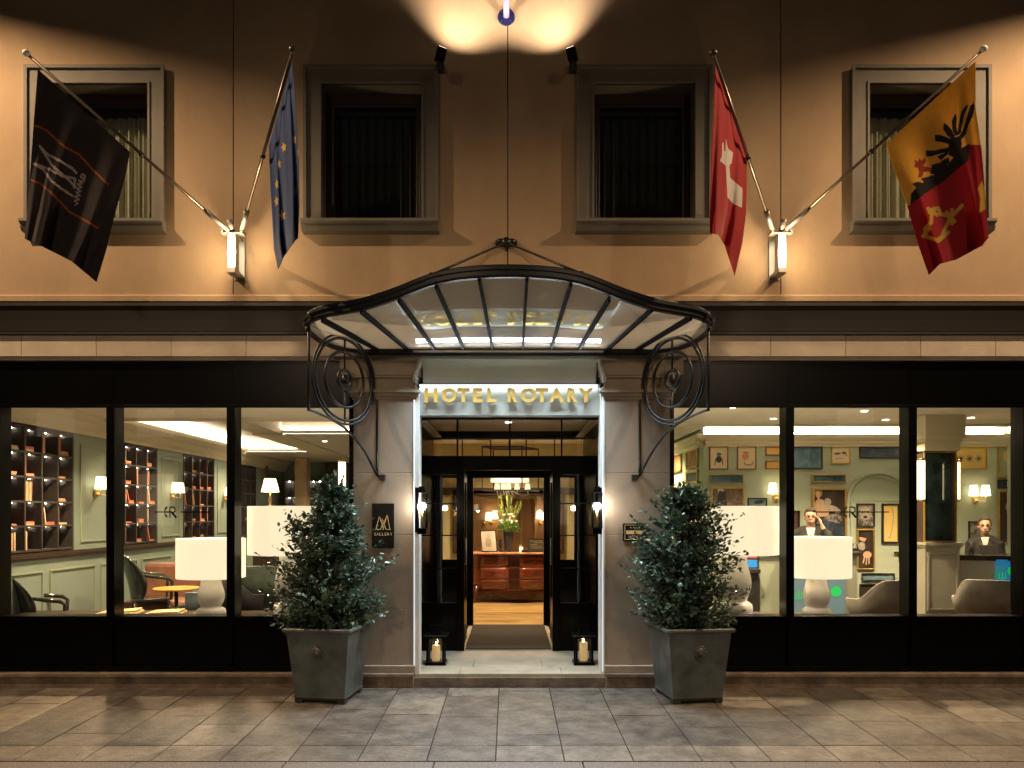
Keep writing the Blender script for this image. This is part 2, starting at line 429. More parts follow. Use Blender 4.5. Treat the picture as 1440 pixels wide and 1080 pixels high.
# ------------------------------------------------------------------ entrance surround
FL = Z(947)                       # level of the threshold slab
jm = .075
xl, xr = X(583), X(851)
for a_ in (xl, xr-.045): MB().box(a_, a_+.045, -.004, .17, FL, Z(545)).build('jamb', M['ivory'], B, bevel=.004)
sg = mat('pale_grey_lintel', (.42,.44,.40), .6, var=.05, scale=3)
zl = Z(583)
mb = MB(); mb.box(xl+.045, xr-.045, .05, .2, zl, Z(541)); mb.box(xl+.045, xr-.045, .04, .2, Z(541), Z(539))
mb.build('lintel', sg, B)
# concave cornice over the lintel, returned at both ends
mb = MB(); xa, xb = X(594), X(839); n = 10
prof = [(-.10 + .15*math.sin(math.pi/2*i/n), Z(509) - (Z(509)-Z(538))*(1-math.cos(math.pi/2*i/n))) for i in range(n+1)]
pts = [(.2, Z(505)), (-.12, Z(505)), (-.12, Z(509))] + prof + [(.2, Z(538))]
mb.prof(pts, xa, xb)
mb.build('cove_cornice', sg, B)
edgem = M['ivory']
for sx, xe in ((-1, xa), (1, xb)):
    mb = MB()
    q = [(xe + sx*(-.0 + .055*(i/n)**2), z) for i, (y, z) in enumerate(prof)]
    for i in range(n):
        a, b = q[i], q[i+1]
        mb.add([(a[0],-.125,a[1]),(a[0]+sx*.03,-.125,a[1]),(b[0]+sx*.03,-.125*.4,b[1]),(b[0],-.125*.4,b[1]),(a[0],.2,a[1]),(a[0]+sx*.03,.2,a[1]),(b[0]+sx*.03,.2,b[1]),(b[0],.2,b[1])],
               [(0,1,2,3),(4,7,6,5),(0,4,5,1),(2,6,7,3),(1,5,6,2),(0,3,7,4)])
    mb.build('cornice_return', edgem, B)
# threshold slab (two stones deep) and recess
stn = mat('threshold_stone', (.38,.33,.24), .55, var=.2, scale=3.5, bump=.25, bscale=50)
stn2 = mat('threshold_riser', (.16,.125,.09), .7, var=.4, scale=7, bump=.5, bscale=40)
mb = MB()
mb.box(-.46, .50, .01, .30, -.02, FL+.0, 0)
mb.box(xl-.0, -.463, -.012, .30, -.02, FL, 0); mb.box(.503, xr, -.012, .30, -.02, FL, 0); mb.box(-.46,.50,-.012,.0085,-.02,FL,0)
for a, b in ((-1.05,-.35),(-.347,.33),(.333,1.05)): mb.box(a, b, .303, .70, -.02, FL-.001, 0)
mb.box(-1.05, 1.05, .703, 1.16, -.02, FL-.002, 0)
mb.build('doorstep', stn, B, bevel=.003)
MB().box(xl, xr, -.03, -.0125, -.02, FL-.035).build('step_riser', stn2, B)
for s in (-1, 1): MB().box(s*1.0, s*1.06, .17, 3.0, 0, 3.2).box(s*.885, s*1.0, .17, .2, 0, 2.75).build('recess_wall', M['blk'], B)
MB().box(-1.06, 1.06, .2, 3.0, 2.72, 2.78).build('recess_ceiling', M['pinkcream'], B)
for s in (-1, 1):
    mb = MB()
    for k in range(5): mb.box(s*(.98-.02*k), s*1.0, 1.3, 3.0, 2.72-.014*(k+1)*1.2, 2.72-.014*k*1.2)
    mb.build('ceiling_moulding', M['cream'], B)
# outer door screen at Y=1.15
def screen(y, doorx, zt_door, ztop_, zbeam, mullx, name, sidex=.98):
    mb = MB(); d = .06
    zd = FL
    mb.box(-sidex, sidex, y, y+d, zt_door, zbeam)                    # beam over the door
    mb.box(-sidex, sidex, y, y+d, ztop_-.03, ztop_)                  # head
    for mx in mullx: mb.box(mx-.009, mx+.009, y+.01, y+d-.01, zbeam, ztop_-.03)
    for s in (-1, 1):
        mb.box(s*doorx, s*(doorx+.085), y-.01, y+d, zd, zt_door)     # door post
        mb.box(s*(sidex-.03), s*sidex, y, y+d, zd, zt_door)
        mb.box(s*(doorx+.085), s*(sidex-.03), y, y+d, zd, Z(848, y)) # bottom panel
        mb.box(s*(doorx+.085), s*(sidex-.03), y, y+d, zt_door-.05, zt_door)
        for py in (708, 753, 800): mb.box(s*(doorx+.085), s*(sidex-.03), y+.015, y+d-.015, Z(py, y)-.007, Z(py, y)+.007)
    o = mb.build(name, M['blk'], B, bevel=.003)
    mb = MB(); mb.box(-sidex+.03, sidex-.03, y+.027, y+.033, zbeam, ztop_-.03); mb.build('transom_pane', M['glass2'], o)
    for s in (-1, 1):
        MB().box(s*(doorx+.08), s*(sidex-.03), y+.027, y+.033, Z(848, y), zt_door-.04).build('pane', M['glass2'], o)
    return o
dx = (780-656)/2/S(1.15)
scr = screen(1.15, dx, Z(661,1.15), Z(586,1.15), Z(641,1.15), [X(643,1.15), X(717,1.15), X(790,1.15)], 'entrance_screen')
for s in (-1, 1):           # leaves folded back against the vestibule walls
    mb = MB(); xd = s*(dx+.02)
    mb.box(xd, xd+s*.04, 1.22, 1.31, FL, Z(661,1.15)-.01); mb.box(xd, xd+s*.04, 1.9, 2.0, FL, Z(661,1.15)-.01)
    mb.box(xd, xd+s*.04, 1.31, 1.9, Z(661,1.15)-.11, Z(661,1.15)-.01); mb.box(xd, xd+s*.04, 1.31, 1.9, FL, FL+.5)
    dl = mb.build('door_leaf', M['blk'], B, bevel=.003)
    MB().box(xd+s*.017, xd+s*.022, 1.3, 1.91, FL+.48, Z(661,1.15)-.1).build('pane', M['glass2'], dl)
    MB().tube([(xd-s*.0, 1.24, 1.05),(xd-s*.035, 1.24, 1.06),(xd-s*.035,1.24,1.34),(xd-s*.0,1.24,1.35)], .008).build('handle', M['steel'], dl)
# inner partition at Y=3.0
yp = 3.0; ix = (771-672)/2/S(yp)
mb = MB()
mb.box(-1.94, 1.94, yp, yp+.08, Z(672,yp), Z(642,yp)); mb.box(-1.94, 1.94, yp, yp+.08, Z(618,yp)-.0, Z(614,yp)); mb.box(-1.0,1.0,yp,yp+.08,Z(614,yp),2.8)
for s in (-1, 1):
    mb.box(s*ix, s*(ix+.16), yp-.02, yp+.08, FL, Z(672,yp))
    mb.box(s*(ix+.16), s*(ix+.19), yp, yp+.08, FL, 1.02)
    mb.box(s*(ix+.19), s*1.0, yp, yp+.08, FL, 1.0); mb.box(s*.885, s*1.0, yp, yp+.08, 1.0, Z(672,yp))
    mb.box(s*(ix+.16), s*.885, yp, yp+.08, Z(683,yp), Z(672,yp)) if False else None
    for px in (650, 690): mb.box(s*(715-px)/S(yp)-.008, s*(715-px)/S(yp)+.008, yp+.02, yp+.06, Z(642,yp), Z(618,yp))
    mb.box(s*.88, s*1.94, yp, yp+.08, Z(642,yp), Z(618,yp)) if False else None
    mb.box(s*1.0, s*1.94, yp, yp+.08, FL, Z(672,yp))
mb.build('inner_partition', M['blk'], B, bevel=.003)
MB().box(-.53, .53, 1.17, 3.02, 0.02, FL+.004).build('threshold_metal', stn, B)
tag(MB().box(-.475, .475, 1.20, 2.97, FL+.0045, FL+.018).build('doormat', M['matfib']), 'dark brown fibre doormat filling the passage inside the open doors', 'doormat')
# ================================================================== INTERIOR SHELL
CEIL = 3.02; BK = 2.80
LX = -5.2
floor_m = M['wood']
mb = MB(); mb.box(-7.0, -1.97, .2, 10.6, -.02, FL); mb.box(-1.97,-1.5,.2,3,-.02,FL); mb.box(1.5, 7.0, .2, 8, -.02, FL)
struct(mb.build('floor', mat('dark_lounge_carpet', (.07,.05,.04), .9, var=.3, scale=12)))
mb = MB()
x = -1.94; k = 0
while x < 1.94:                                  # lobby oak boards (run across the view)
    x += 10
y = 3.08
while y < 10.4:
    xx = -1.94 - rnd.uniform(0, .9)
    while xx < 1.94:
        x2 = xx + rnd.uniform(.7, 1.5); mb.box(max(xx, -1.94)+.001, min(x2, 1.94)-.001, y+.001, y+.119, .05, FL, rnd.choice((0,1,2))); xx = x2
    y += .12
struct(mb.build('lobby_floor', [M['wood'], mat('oak_floor_b', (.50,.33,.13), .33, var=.2, scale=4, stretch=(1,7,1)), mat('oak_floor_c', (.33,.21,.08), .36, var=.2, scale=4, stretch=(1,7,1))]))
# ---- left lounge
mb = MB(); mb.box(LX-.5, LX-.32, .2, 10.6, 0, CEIL+.2); mb.box(LX-.3, LX, .2, .70, 0, 2.60)
mb.box(LX-.3, LX, .2, 10.3, FL, 1.12)
pw = [(1.94, 2.79), (4.07, 4.93), (6.21, 7.1), (8.40, 9.0)]
for a, b in pw: mb.box(LX-.3, LX, a, b, 1.12, 2.60)
mb.box(LX-.02, LX, 9.0, 10.3, 1.12, 2.6); mb.box(LX-.3, LX, .2, 10.3, 2.6, CEIL)
wl = mb.build('lounge_wall', M['sage'], B)
mb = MB()
def wall_panel(mb, x, y0, y1, z0, z1, s=1, w=.018):
    for a in ((y0,y0+w,z0,z1),(y1-w,y1,z0,z1),(y0+w,y1-w,z0,z0+w),(y0+w,y1-w,z1-w,z1)):
        mb.box(x, x+s*.014, *a)
for a, b in pw: wall_panel(mb, LX, a+.12, b-.12, 1.27, 2.46)
yy = .40
while yy < 9.5: wall_panel(mb, LX, yy, yy+.93, .30, .98); yy += 1.06
mb.build('wall_moulding', mat('sage_moulding', (.34,.39,.28), .45, var=.05), wl)
MB().box(LX, LX+.035, .2, 10.2, 1.125, 1.165).box(LX, LX+.02, .2, 10.2, 1.165, 1.185).build('dado_rail', M['darkwood'], wl, bevel=.004)
mb = MB()   # crown along the left wall
mb.prof([(0,0)]*3, 0, 0) if False else None
cr = [(0, 2.58), (.03, 2.58), (.04, 2.62), (.07, 2.65), (.10, 2.72), (.17, 2.75), (.20, 2.79), (.20, 2.82), (.16, 2.82), (.0, 2.80)]
vs = [(LX+a, .2, z) for a, z in cr] + [(LX+a, 10.3, z) for a, z in cr]; k = len(cr)
mb.add(vs, [(i, (i+1) % k, k+(i+1) % k, k+i) for i in range(k)])
mb.build('crown_moulding', M['cream'], B)
# ceilings: dropped border, raised trays with hidden strips
def tray(x0, x1, y0, y1):
    mb = MB(); mb.box(x0, x1, y0, y1, CEIL, CEIL+.05)
    mb.build('tray_ceiling', M['pinkcream'], B)
    return
mb = MB()
mb.box(-7.2, -1.5, .2, 2.35, BK, CEIL+.1); mb.box(-1.97,-1.5,2.35,3,BK,CEIL+.1)
mb.box(-3.75, -3.35, 2.35, 10.5, BK, CEIL+.1)
mb.box(LX, -3.75, 7.25, 10.5, BK, CEIL+.1); mb.box(-3.35, -1.97, 4.05, 10.5, BK, CEIL+.1)
mb.box(-7.2, -1.54, .205, .9, BK-.04, BK-.001); mb.box(-7.2, -1.97, .205, 1.6, BK-.02, BK-.0405+.02) if False else None
mb.build('lounge_ceiling', M['pinkcream'], B)
mb = MB(); mb.box(-7.2, -1.97, .9, .96, BK-.02, BK-.001); mb.box(-7.2,-1.97,2.25,2.349,BK-.03,BK-.001); mb.box(-3.78,-3.32,4.0,10.4,BK-.02,BK-.001)
mb.build('ceiling_moulding', M['cream'], B)
MB().box(LX, -1.97, 2.35, 7.3, CEIL, CEIL+.06).build('tray_ceiling', M['pinkcream'], B)
mb = MB()     # cove lips with led behind
mb.box(LX+.20, LX+.215, 2.35, 7.2, BK+.0, BK+.055); mb.box(LX+.2, -3.75, 7.185, 7.2, BK, BK+.05); mb.box(-3.35, -1.97, 4.0, 4.015, BK, BK+.05)
mb.build('cove_lip', M['cream'], B)
MB().box(LX+.06, LX+.17, 2.4, 7.2, BK+.03, BK+.045).box(LX+.25, -3.80, 7.21, 7.245, BK+.01, BK+.06).box(-3.32, -2.0, 4.02, 4.045, BK+.01, BK+.06).build('cove_light', M['led'], B)
# right wall of the lounge, back wall
mb = MB(); mb.box(-1.53, -1.50, .2, 3.0, 0, CEIL); mb.box(-1.97, -1.5, 3.0, 3.05, 0, CEIL); mb.box(-2.0, -1.95, 3.05, 10.5, 0, CEIL)
mb.box(LX-.3, -1.95, 10.3, 10.5, 0, CEIL)
mb.build('lounge_side_wall', M['sage'], B)
mb = MB(); mb.box(-4.55, -4.30, 8.9, 9.2, FL, BK); mb.build('lounge_pillar', mat('tan_pillar', (.45,.33,.2), .6), B)
# dark bar front at the far end
mb = MB(); mb.box(-4.2, -2.05, 10.1, 10.28, FL, BK-.02); mb.build('dark_wall_panelling', M['darkwood'], B)
mb = MB()
for i in range(6): mb.box(-4.15+.35*i, -3.95+.35*i+.1, 10.07, 10.1, 2.3, 2.7)
mb.box(-4.2,-2.05,10.05,10.1,2.2,2.24)
mb.build('wall_moulding', M['darkwood'], B)
# ---- right lobby room
RY = 3.8; RXc = X(989, RY); BW = X(1700, RY)
mb = MB()
mb.box(RXc, 7.2, RY, RY+.1, 0, CEIL)
mb.box(RXc-.001, RXc+.1, RY+.1, 8.0, 0, CEIL); mb.box(1.95, RXc+.1, 8.0, 8.1, 0, CEIL)
mb.box(1.55, 1.58, .2, 3.0, 0, CEIL); mb.box(1.55, 1.97, 3.0, 3.05, 0, CEIL); mb.box(1.95, 2.0, 3.05, 8.0, 0, CEIL); mb.box(7.2, 7.3, .2, 4, 0, CEIL)
wr = mb.build('reception_wall', M['sage_l'], B)
mb = MB()
crw = [(RY, 2.585), (RY-.03, 2.585), (RY-.035, 2.61), (RY-.055, 2.63), (RY-.06, 2.66), (RY-.11, 2.70), (RY-.13, 2.74), (RY-.13, 2.76), (RY, 2.76)]
mb.prof(crw, RXc-.12, 7.2)
crx = [(RXc-(RY-y), z) for y, z in crw]
vs = [(x, RY-.13, z) for x, z in crx] + [(x, 8.0, z) for x, z in crx]; k = len(crx)
mb.add(vs, [(i, (i+1) % k, k+(i+1) % k, k+i) for i in range(k)])
mb.build('crown_moulding', M['cream'], wr)
MB().box(RXc, 7.1, RY-.10, RY-.04, 2.765, 2.775).build('cove_light', M['led2'], B)
mb = MB(); mb.box(1.58, 7.2, .2, 2.9, BK, CEIL+.1); mb.box(1.97, RXc-.14, 2.9, 8, BK, CEIL+.1); mb.box(1.59,7.2,.205,.9,BK-.04,BK-.001)
mb.build('reception_ceiling', M['pinkcream'], B)
MB().box(1.97, 7.2, .9, .95, BK-.018, BK-.001).box(1.97,7.2,2.82,2.898,BK-.03,BK-.001).build('ceiling_moulding', M['cream'], B)
MB().box(RXc-.14, 7.2, 2.9, 3.9, CEIL, CEIL+.05).build('tray_ceiling', M['pinkcream'], B)
# arched niche with a door that is papered with pictures
yd = RY
ax0, ax1 = X(1190, yd), X(1278, yd); azt = Z(704, yd); acx = (ax0+ax1)/2; ar = (ax1-ax0)/2
mb = MB(); n = 24
def ring(r0, r1, y0, y1):
    for i in range(n):
        t0, t1 = math.pi*i/n, math.pi*(i+1)/n
        q = [(acx+r0*math.cos(t0), azt+r0*.93*math.sin(t0)), (acx+r1*math.cos(t0), azt+r1*.93*math.sin(t0)), (acx+r1*math.cos(t1), azt+r1*.93*math.sin(t1)), (acx+r0*math.cos(t1), azt+r0*.93*math.sin(t1))]
        mb.slab([(x, y0, z) for x, z in q], (0, y1-y0, 0))
ring(ar-.035, ar, yd-.035, yd-.001); ring(ar-.09, ar-.06, yd-.02, yd-.001)
mb.box(ax0, ax0+.035, yd-.035, yd-.001, FL, azt); mb.box(ax1-.035, ax1, yd-.035, yd-.001, FL, azt); mb.box(ax0+.035, ax1-.035, yd-.03, yd-.001, azt-.01, azt+.03)
mb.build('door_arch', M['sage_l'], wr)
dr = MB().box(ax0+.05, ax1-.05, yd-.03, yd-.004, FL, azt-.02).build('door', M['sage_l'], wr, bevel=.004)
hx = X(1265, yd)
MB().box(hx-.03, hx+.02, yd-.045, yd-.031, Z(789,yd), Z(766,yd)).box(hx-.11, hx, yd-.075, yd-.06, Z(778.5,yd), Z(775.5,yd)).box(hx-.01,hx+.005,yd-.07,yd-.04,Z(779,yd),Z(775,yd)).build('handle', M['charcoal'], dr)
# ---- central lobby
mb = MB()
for s in (-1, 1): mb.box(s*1.945, s*1.948, 3.08, 7, 0, CEIL)
for s in (-1, 1): mb.box(s*.98, s*1.94, 6.2, 6.3, 0, CEIL)
mb.box(-.98, .98, 6.2, 6.3, 0, Z(778, 6.2)); mb.box(-.98, .98, 6.2, 6.3, Z(693, 6.2), CEIL)
mb.build('lobby_wall', mat('lobby_wall_paint', (.50,.46,.26), .6, var=.05), B)
MB().box(-1.94, 1.94, 3.08, 10.4, 2.85, 2.95).build('lobby_ceiling', M['pinkcream'], B)
mb = MB(); y = 6.16
rect_frame(mb, -.98, .98, Z(778,y), Z(690,y), y-.02, y+.12, .05); mb.box(X(715,y)-.03, X(715,y)+.03, y, y+.1, Z(778,y), Z(690,y))
mb.box(-1.9, 1.9, y-.02, y+.02, Z(696,y), Z(686,y))
o = mb.build('internal_window', M['darkwood'], B)
MB().box(-.93, .93, y+.05, y+.055, Z(776,y), Z(692,y)).build('pane', M['glass2'], o)
MB().box(-1.94, 1.94, 10.2, 10.3, 0, 2.9).build('restaurant_wall', mat('warm_restaurant_wall', (.55,.36,.2), .6, var=.1, scale=3), B)
mb = MB()
for px in (706, 732, 752): mb.box(X(px,10.15), X(px+2,10.15), 10.1, 10.19, 0, 2.8)
mb.box(-1.94,1.94,10.12,10.19,1.95,2.02)
mb.build('wall_moulding', M['cream'], B)
mb = MB(); mb.box(-.62, .62, 6.0, 6.15, 0.1, Z(778,6.0)); mb.build('back_shelf', mat('pinkish_marble', (.5,.33,.27), .3, var=.3, scale=9), B)

# ================================================================== INTERIOR THINGS
# ---- bookcases (built into the left wall), books
bcs = [(.72, 1.92, 'nearest the window', 'first'), (2.81, 4.05, 'second from the window', 'second'), (4.95, 6.19, 'third from the window', 'third'), (7.12, 8.37, 'farthest along the wall', 'fourth')]
bz0, bz1 = 1.20, 2.565; nr, nc = 5, 4; dep = .26
bookm = [mat('coral_cloth', (.62,.20,.11), .7), mat('tan_cloth', (.62,.38,.20), .7), mat('brick_cloth', (.50,.13,.08), .7), mat('straw_paper', (.66,.50,.30), .7), mat('salmon_cloth', (.66,.30,.18), .7)]
cname = ['coral', 'tan', 'brick red', 'straw coloured', 'salmon']
bcn = ['nearest', 'second nearest', 'third', 'farthest']; rown = ['top', 'second', 'third', 'fourth', 'bottom']; coln = ['first', 'second', 'third', 'fourth']
puck = emit('cell_light', (1.0,.86,.66), 95)
for bi, (y0, y1, where, ordn) in enumerate(bcs):
    t = thing('bookcase', 'dark oak open bookcase with twenty lit cells, ' + where, 'bookcase', (LX, y0, bz0), 'bookcases along the green panelled wall')
    mb = MB(); th = .022
    mb.box(LX-dep, LX-dep+.01, y0, y1, bz0, bz1)
    for i in range(nc+1):
        yy = y0 + (y1-y0-th)*i/nc; mb.box(LX-dep+.01, LX+.006, yy, yy+th, bz0, bz1)
    for j in range(nr+1):
        zz = bz0 + (bz1-bz0-th)*j/nr
        for i in range(nc):
            ya = y0+(y1-y0-th)*i/nc+th; yb = y0+(y1-y0-th)*(i+1)/nc
            mb.box(LX-dep+.01, LX+.0, ya, yb, zz, zz+th)
    mb.build('case', M['bookdark'], t)
    for i in range(nc):
        for j in range(nr):
            ya = y0+(y1-y0-th)*i/nc+th; yb = y0+(y1-y0-th)*(i+1)/nc
            zt = bz0 + (bz1-bz0-th)*(j+1)/nr; zf = bz0+(bz1-bz0-th)*j/nr + th + .0005
            MB().cyl((LX-.12, yb-.022, zt-.004), (LX-.12, yb-.022, zt-.0003), .0065, n=8).build('cell_light', puck, t)
            if bi == 3 and rnd.random() < .6: continue
            q = rnd.random(); row, cc = rown[nr-1-j], coln[i]
            place = f'{row} row, {cc} cell, {bcn[bi]} bookcase'
            # standing books
            ns = rnd.choice((0,1,1,2,2,3)) if bi < 3 else rnd.choice((0,1,1))
            if bi == 0 and (i, nr-1-j) in ((0,4),(1,2)): ns = 5
            yy = ya + .002; k = 0; lean = rnd.random() < .3 and ns > 0
            h0 = rnd.uniform(.17, .22)
            for b_ in range(ns):
                w = rnd.uniform(.018, .032); h = h0*rnd.uniform(.92, 1.06); ci = rnd.randrange(5)
                mb = MB(); dpt = rnd.uniform(.13, .17); xf = LX-.004-rnd.uniform(0,.012)
                tilt = (.06 if (lean and b_ == ns-1 and ns > 1) else 0)
                pts = [(yy, zf), (yy+w, zf), (yy+w, zf+h), (yy, zf+h)]
                if tilt:
                    a = R(rnd.uniform(10, 24)); c, s_ = math.cos(a), math.sin(a); b0 = yy + h*s_*1.0
                    pts = [(b0, zf), (b0+w*c, zf+w*s_), (b0+w*c-h*s_, zf+w*s_+h*c), (b0-h*s_, zf+h*c)]
                mb.slab([(xf, p, z) for p, z in pts], (-dpt, 0, 0))
                o = mb.build('book', bookm[ci])
                tag(o, f'{cname[ci]} book {"leaning" if tilt else "standing"} in {place}', 'book', f'{cname[ci]} {"leaning" if tilt else "standing"} books, {place}')
                yy += w + .001
            # lying stack
            nf = rnd.choice((0,0,1,2,2)) if ns < 4 else 0
            zz = zf; y2 = min(max(yy + (.07 if lean else .01), ya+.03), yb-.17)
            for b_ in range(nf):
                if y2 + .15 > yb or y2 < yy: break
                h = rnd.uniform(.016, .028); L_ = rnd.uniform(.12, .15); ci = rnd.randrange(5)
                o = MB().box(LX-.17, LX-.012, y2, y2+L_, zz, zz+h).build('book', bookm[ci])
                tag(o, f'{cname[ci]} book lying flat in {place}', 'book', f'{cname[ci]} flat books, {place}')
                zz += h + .0005
# far bookcase seen behind the tree
t = thing('display_shelf', 'dark wall shelf of lit cells in an arched frame, far end of the lounge', 'shelf', (-3.6, 10.0, 1.3))
mb = MB(); x0, x1 = X(402, 9.9), X(462, 9.9); z0, z1 = 1.25, Z(676, 9.9)
mb.box(x0, x1, 10.02, 10.045, z0, z1)
for i in range(8): mb.box(x0+(x1-x0)*i/7-.01, x0+(x1-x0)*i/7+.01, 9.85, 10.02, z0, z1)
for j in range(4): mb.box(x0, x1, 9.855, 10.02, z0+(z1-z0)*j/3-.01, z0+(z1-z0)*j/3+.01)
mb.build('case', M['bookdark'], t)
for i in range(7):
    for j in range(3):
        xx = x0+(x1-x0)*(i+.5)/7; zz = z0+(z1-z0)*(j+1)/3-.015
        MB().cyl((xx, 9.95, zz-.004), (xx, 9.95, zz), .02, n=8).build('cell_light', puck, t)

# ---- wall sconces
def sconce(px, py, Y, normal, label, group, two=True, sc_=1.0):
    """backplate at pixel (px,py) on a wall; normal (nx,ny)"""
    c = W(px, py, Y); n_ = Vector((normal[0], normal[1], 0)); s_ = Vector((-normal[1], normal[0], 0))
    t = thing('wall_lamp', label, 'wall lamp', c, group)
    mb = MB()
    mb.obox(c+n_*.012, s_*.03*sc_, n_*.012, Vector((0,0,.055*sc_)))
    mb.ball(c+n_*.03-Vector((0,0,.01)), .028*sc_)
    o = mb.build('backplate', M['brass'], t, bevel=.006)
    for k in ((-1, 1) if two else (1,)):
        e = c + n_*.11*sc_ + s_*k*.085*sc_
        pts = [c+n_*.03, c+n_*.07*sc_+s_*k*.03*sc_-Vector((0,0,.02)), e-Vector((0,0,.03)), e+Vector((0,0,.02)), e+Vector((0,0,.06))]
        MB().tube(pts, .006*sc_, 8).build('arm', M['brass'], t)
        mb = MB(); b = e + Vector((0,0,.055))
        mb.lathe(b, [(.066*sc_, 0), (.047*sc_, .155*sc_)], 20, cap=False); mb.lathe(b, [(.063*sc_, .002), (.045*sc_, .153*sc_)], 20, cap=False)
        mb.build('shade', M['shade2'], t)
sconce(134, 694, 2.37, (1,0), 'brass twin wall lamp on the green panel right of the nearest bookcase', 'twin brass lamps on the panelled wall')
wl_names = ['brass twin wall lamp on the second green panel, above the window monogram', 'brass twin wall lamp on the third green panel, beside the middle mullion']
for Y, nm in zip((4.50, 6.65), wl_names):
    px = 715 - 5.2*S(Y); sconce(px, HY-(1.885-EYE)*S(Y), Y, (1,0), nm, 'twin brass lamps on the panelled wall')
sconce(1091, 700, RY, (0,-1), 'brass twin wall lamp left of the man, partly behind the window bar', 'twin brass lamps on the reception wall')
sconce(1371, 703, RY, (0,-1), 'brass twin wall lamp between the yellow print and the woman at the desk', 'twin brass lamps on the reception wall')
for (px, py, l) in ((681, 735, 'far left of'), (690, 733, 'left of'), (752, 733, 'right of'), (760, 735, 'far right of')):
    sconce(px, py, 10.19, (0,-1), 'small brass wall lamp in the back restaurant, %s the vase' % l, 'lamps in the back restaurant', two=False, sc_=1.2)
sconce(637, 722, 3.55, (1,0), 'small brass lamp seen through the left sidelight of the entrance', None, two=False, sc_=.9)

# ---- tall glass tube lamps
def tube_lamp(px, py0, py1, Y, w, label, group):
    c = W(px, (py0+py1)/2, Y); h = (py1-py0)/S(Y)
    t = thing('tube_lamp', label, 'wall lamp', c, group)
    MB().lathe(c-Vector((0,0,h/2)), [(w,0),(w,h)], 16).build('glass_tube', M['tube'], t)
    MB().lathe(c-Vector((0,0,h/2+.03)), [(w*.8,0),(w*1.15,.005),(w*1.15,.03)], 16).lathe(c+Vector((0,0,h/2)), [(w*1.15,0),(w*1.15,.03),(w*.6,.035)], 16).obox(c+Vector((0,w*1.5,0)), (w*.4,0,0), (0,w*.5,0), (0,0,h/2+.02)).build('fitting', M['brass'], t)
g = 'upright glass tube lamps'
tube_lamp(481, 650, 684, 3.3, .05, 'upright lit tube lamp hanging in the lounge behind the left shrub', g)
tube_lamp(819, 672, 705, 5.5, .09, 'upright lit tube lamp seen through the right sidelight of the entrance', g)
tube_lamp(1287.5, 648, 702, 1.80, .028, 'leftmost lit tube on the mirrored pillar', g)
tube_lamp(1297, 648, 702, 1.72, .028, 'second lit tube on the mirrored pillar, next to its dark glass', g)
tube_lamp(1348.5, 650, 702, 1.82, .012, 'slim lit tube at the right edge of the mirrored pillar', g)

# ---- big table lamps on the inner window ledge
mb = MB()
mb.box(-5.1, -1.58, .21, 1.05, .545, .575); mb.box(-5.1, -1.58, .95, 1.0, FL, .545)
tag(mb.build('window_table', M['darkwood'], bevel=.006), 'long dark ledge table behind the left shop windows', 'table')
mb = MB(); mb.box(1.66, 3.42, .21, .95, .545, .575); mb.box(1.7, 3.40, .86, .9, FL, .545)
tag(mb.build('window_table', M['darkwood'], bevel=.006), 'dark ledge table carrying two lamps behind the right shop windows', 'table')
def table_lamp(px, Y, w, pyt, pyb, pyf, bw, label, group):
    s = S(Y); c = W(px, pyf, Y); c.z = .5755
    t = thing('table_lamp', label, 'table lamp', c, group)
    H = Z(pyb, Y) - .5755; r = bw/2/s
    prof = [(.93,0),(.96,.02),(.95,.05),(.99,.08),(1.0,.13),(.97,.19),(.84,.225),(.70,.25),(.72,.28),(.84,.37),(.92,.47),(.93,.56),(.88,.66),(.78,.77),(.71,.87),(.70,.94),(.74,1.0)]
    MB().lathe(c, [(r*a, H*b) for a, b in prof], 36).build('base', M['white'], t)
    R_ = w/2/s; z0, z1 = Z(pyb, Y), Z(pyt, Y)
    mb = MB(); mb.lathe((c.x, c.y, z0), [(R_, 0), (R_, z1-z0)], 48, cap=False); mb.lathe((c.x, c.y, z0), [(R_-.004, .001), (R_-.004, z1-z0-.001)], 48, cap=False)
    mb.build('shade', M['shade'], t)
    MB().ball((c.x, c.y, (z0+z1)/2), .035).build('bulb', emit('bulb', (1,.84,.6), 260), t)
    MB().cyl((c.x,c.y,z0-.01),(c.x,c.y,(z0+z1)/2-.03),.012).build('stem', M['brass'], t)
    return t
g = 'white table lamps on the window ledges'
table_lamp(297, .55, 92, 757, 812, 864, 39, 'smaller white table lamp behind the middle left window pane', g)
table_lamp(412, .62, 122, 712, 779, 864, 53, 'larger white table lamp half hidden by the left shrub', g)
table_lamp(1031, .62, 122, 712, 779, 864, 53, 'larger white table lamp beside the right shrub', g)
table_lamp(1148, .50, 92, 755, 811, 864, 39, 'smaller white table lamp in front of the man on the phone', g)
# small lamp further back in the lounge
def small_lamp(px, py, Y, label):
    c = W(px, py, Y); t = thing('shaded_lamp', label, 'table lamp', c)
    MB().lathe(c, [(.07,0),(.07,.01),(.015,.03),(.04,.1),(.015,.2),(.01,.3)], 16).build('base', M['brass'], t)
    MB().lathe(c+Vector((0,0,.26)), [(.16,0),(.10,.24)], 20, cap=False).build('shade', M['shade2'], t)
    return c
c = small_lamp(380, 712, 6.6, 'small white shaded lamp on a cabinet deep in the lounge')
tag(MB().box(c.x-.25, c.x+.3, 6.4, 6.8, FL, c.z-.001).build('cabinet', M['darkwood'], bevel=.01), 'dark cabinet under the small shaded lamp deep in the lounge', 'cabinet')

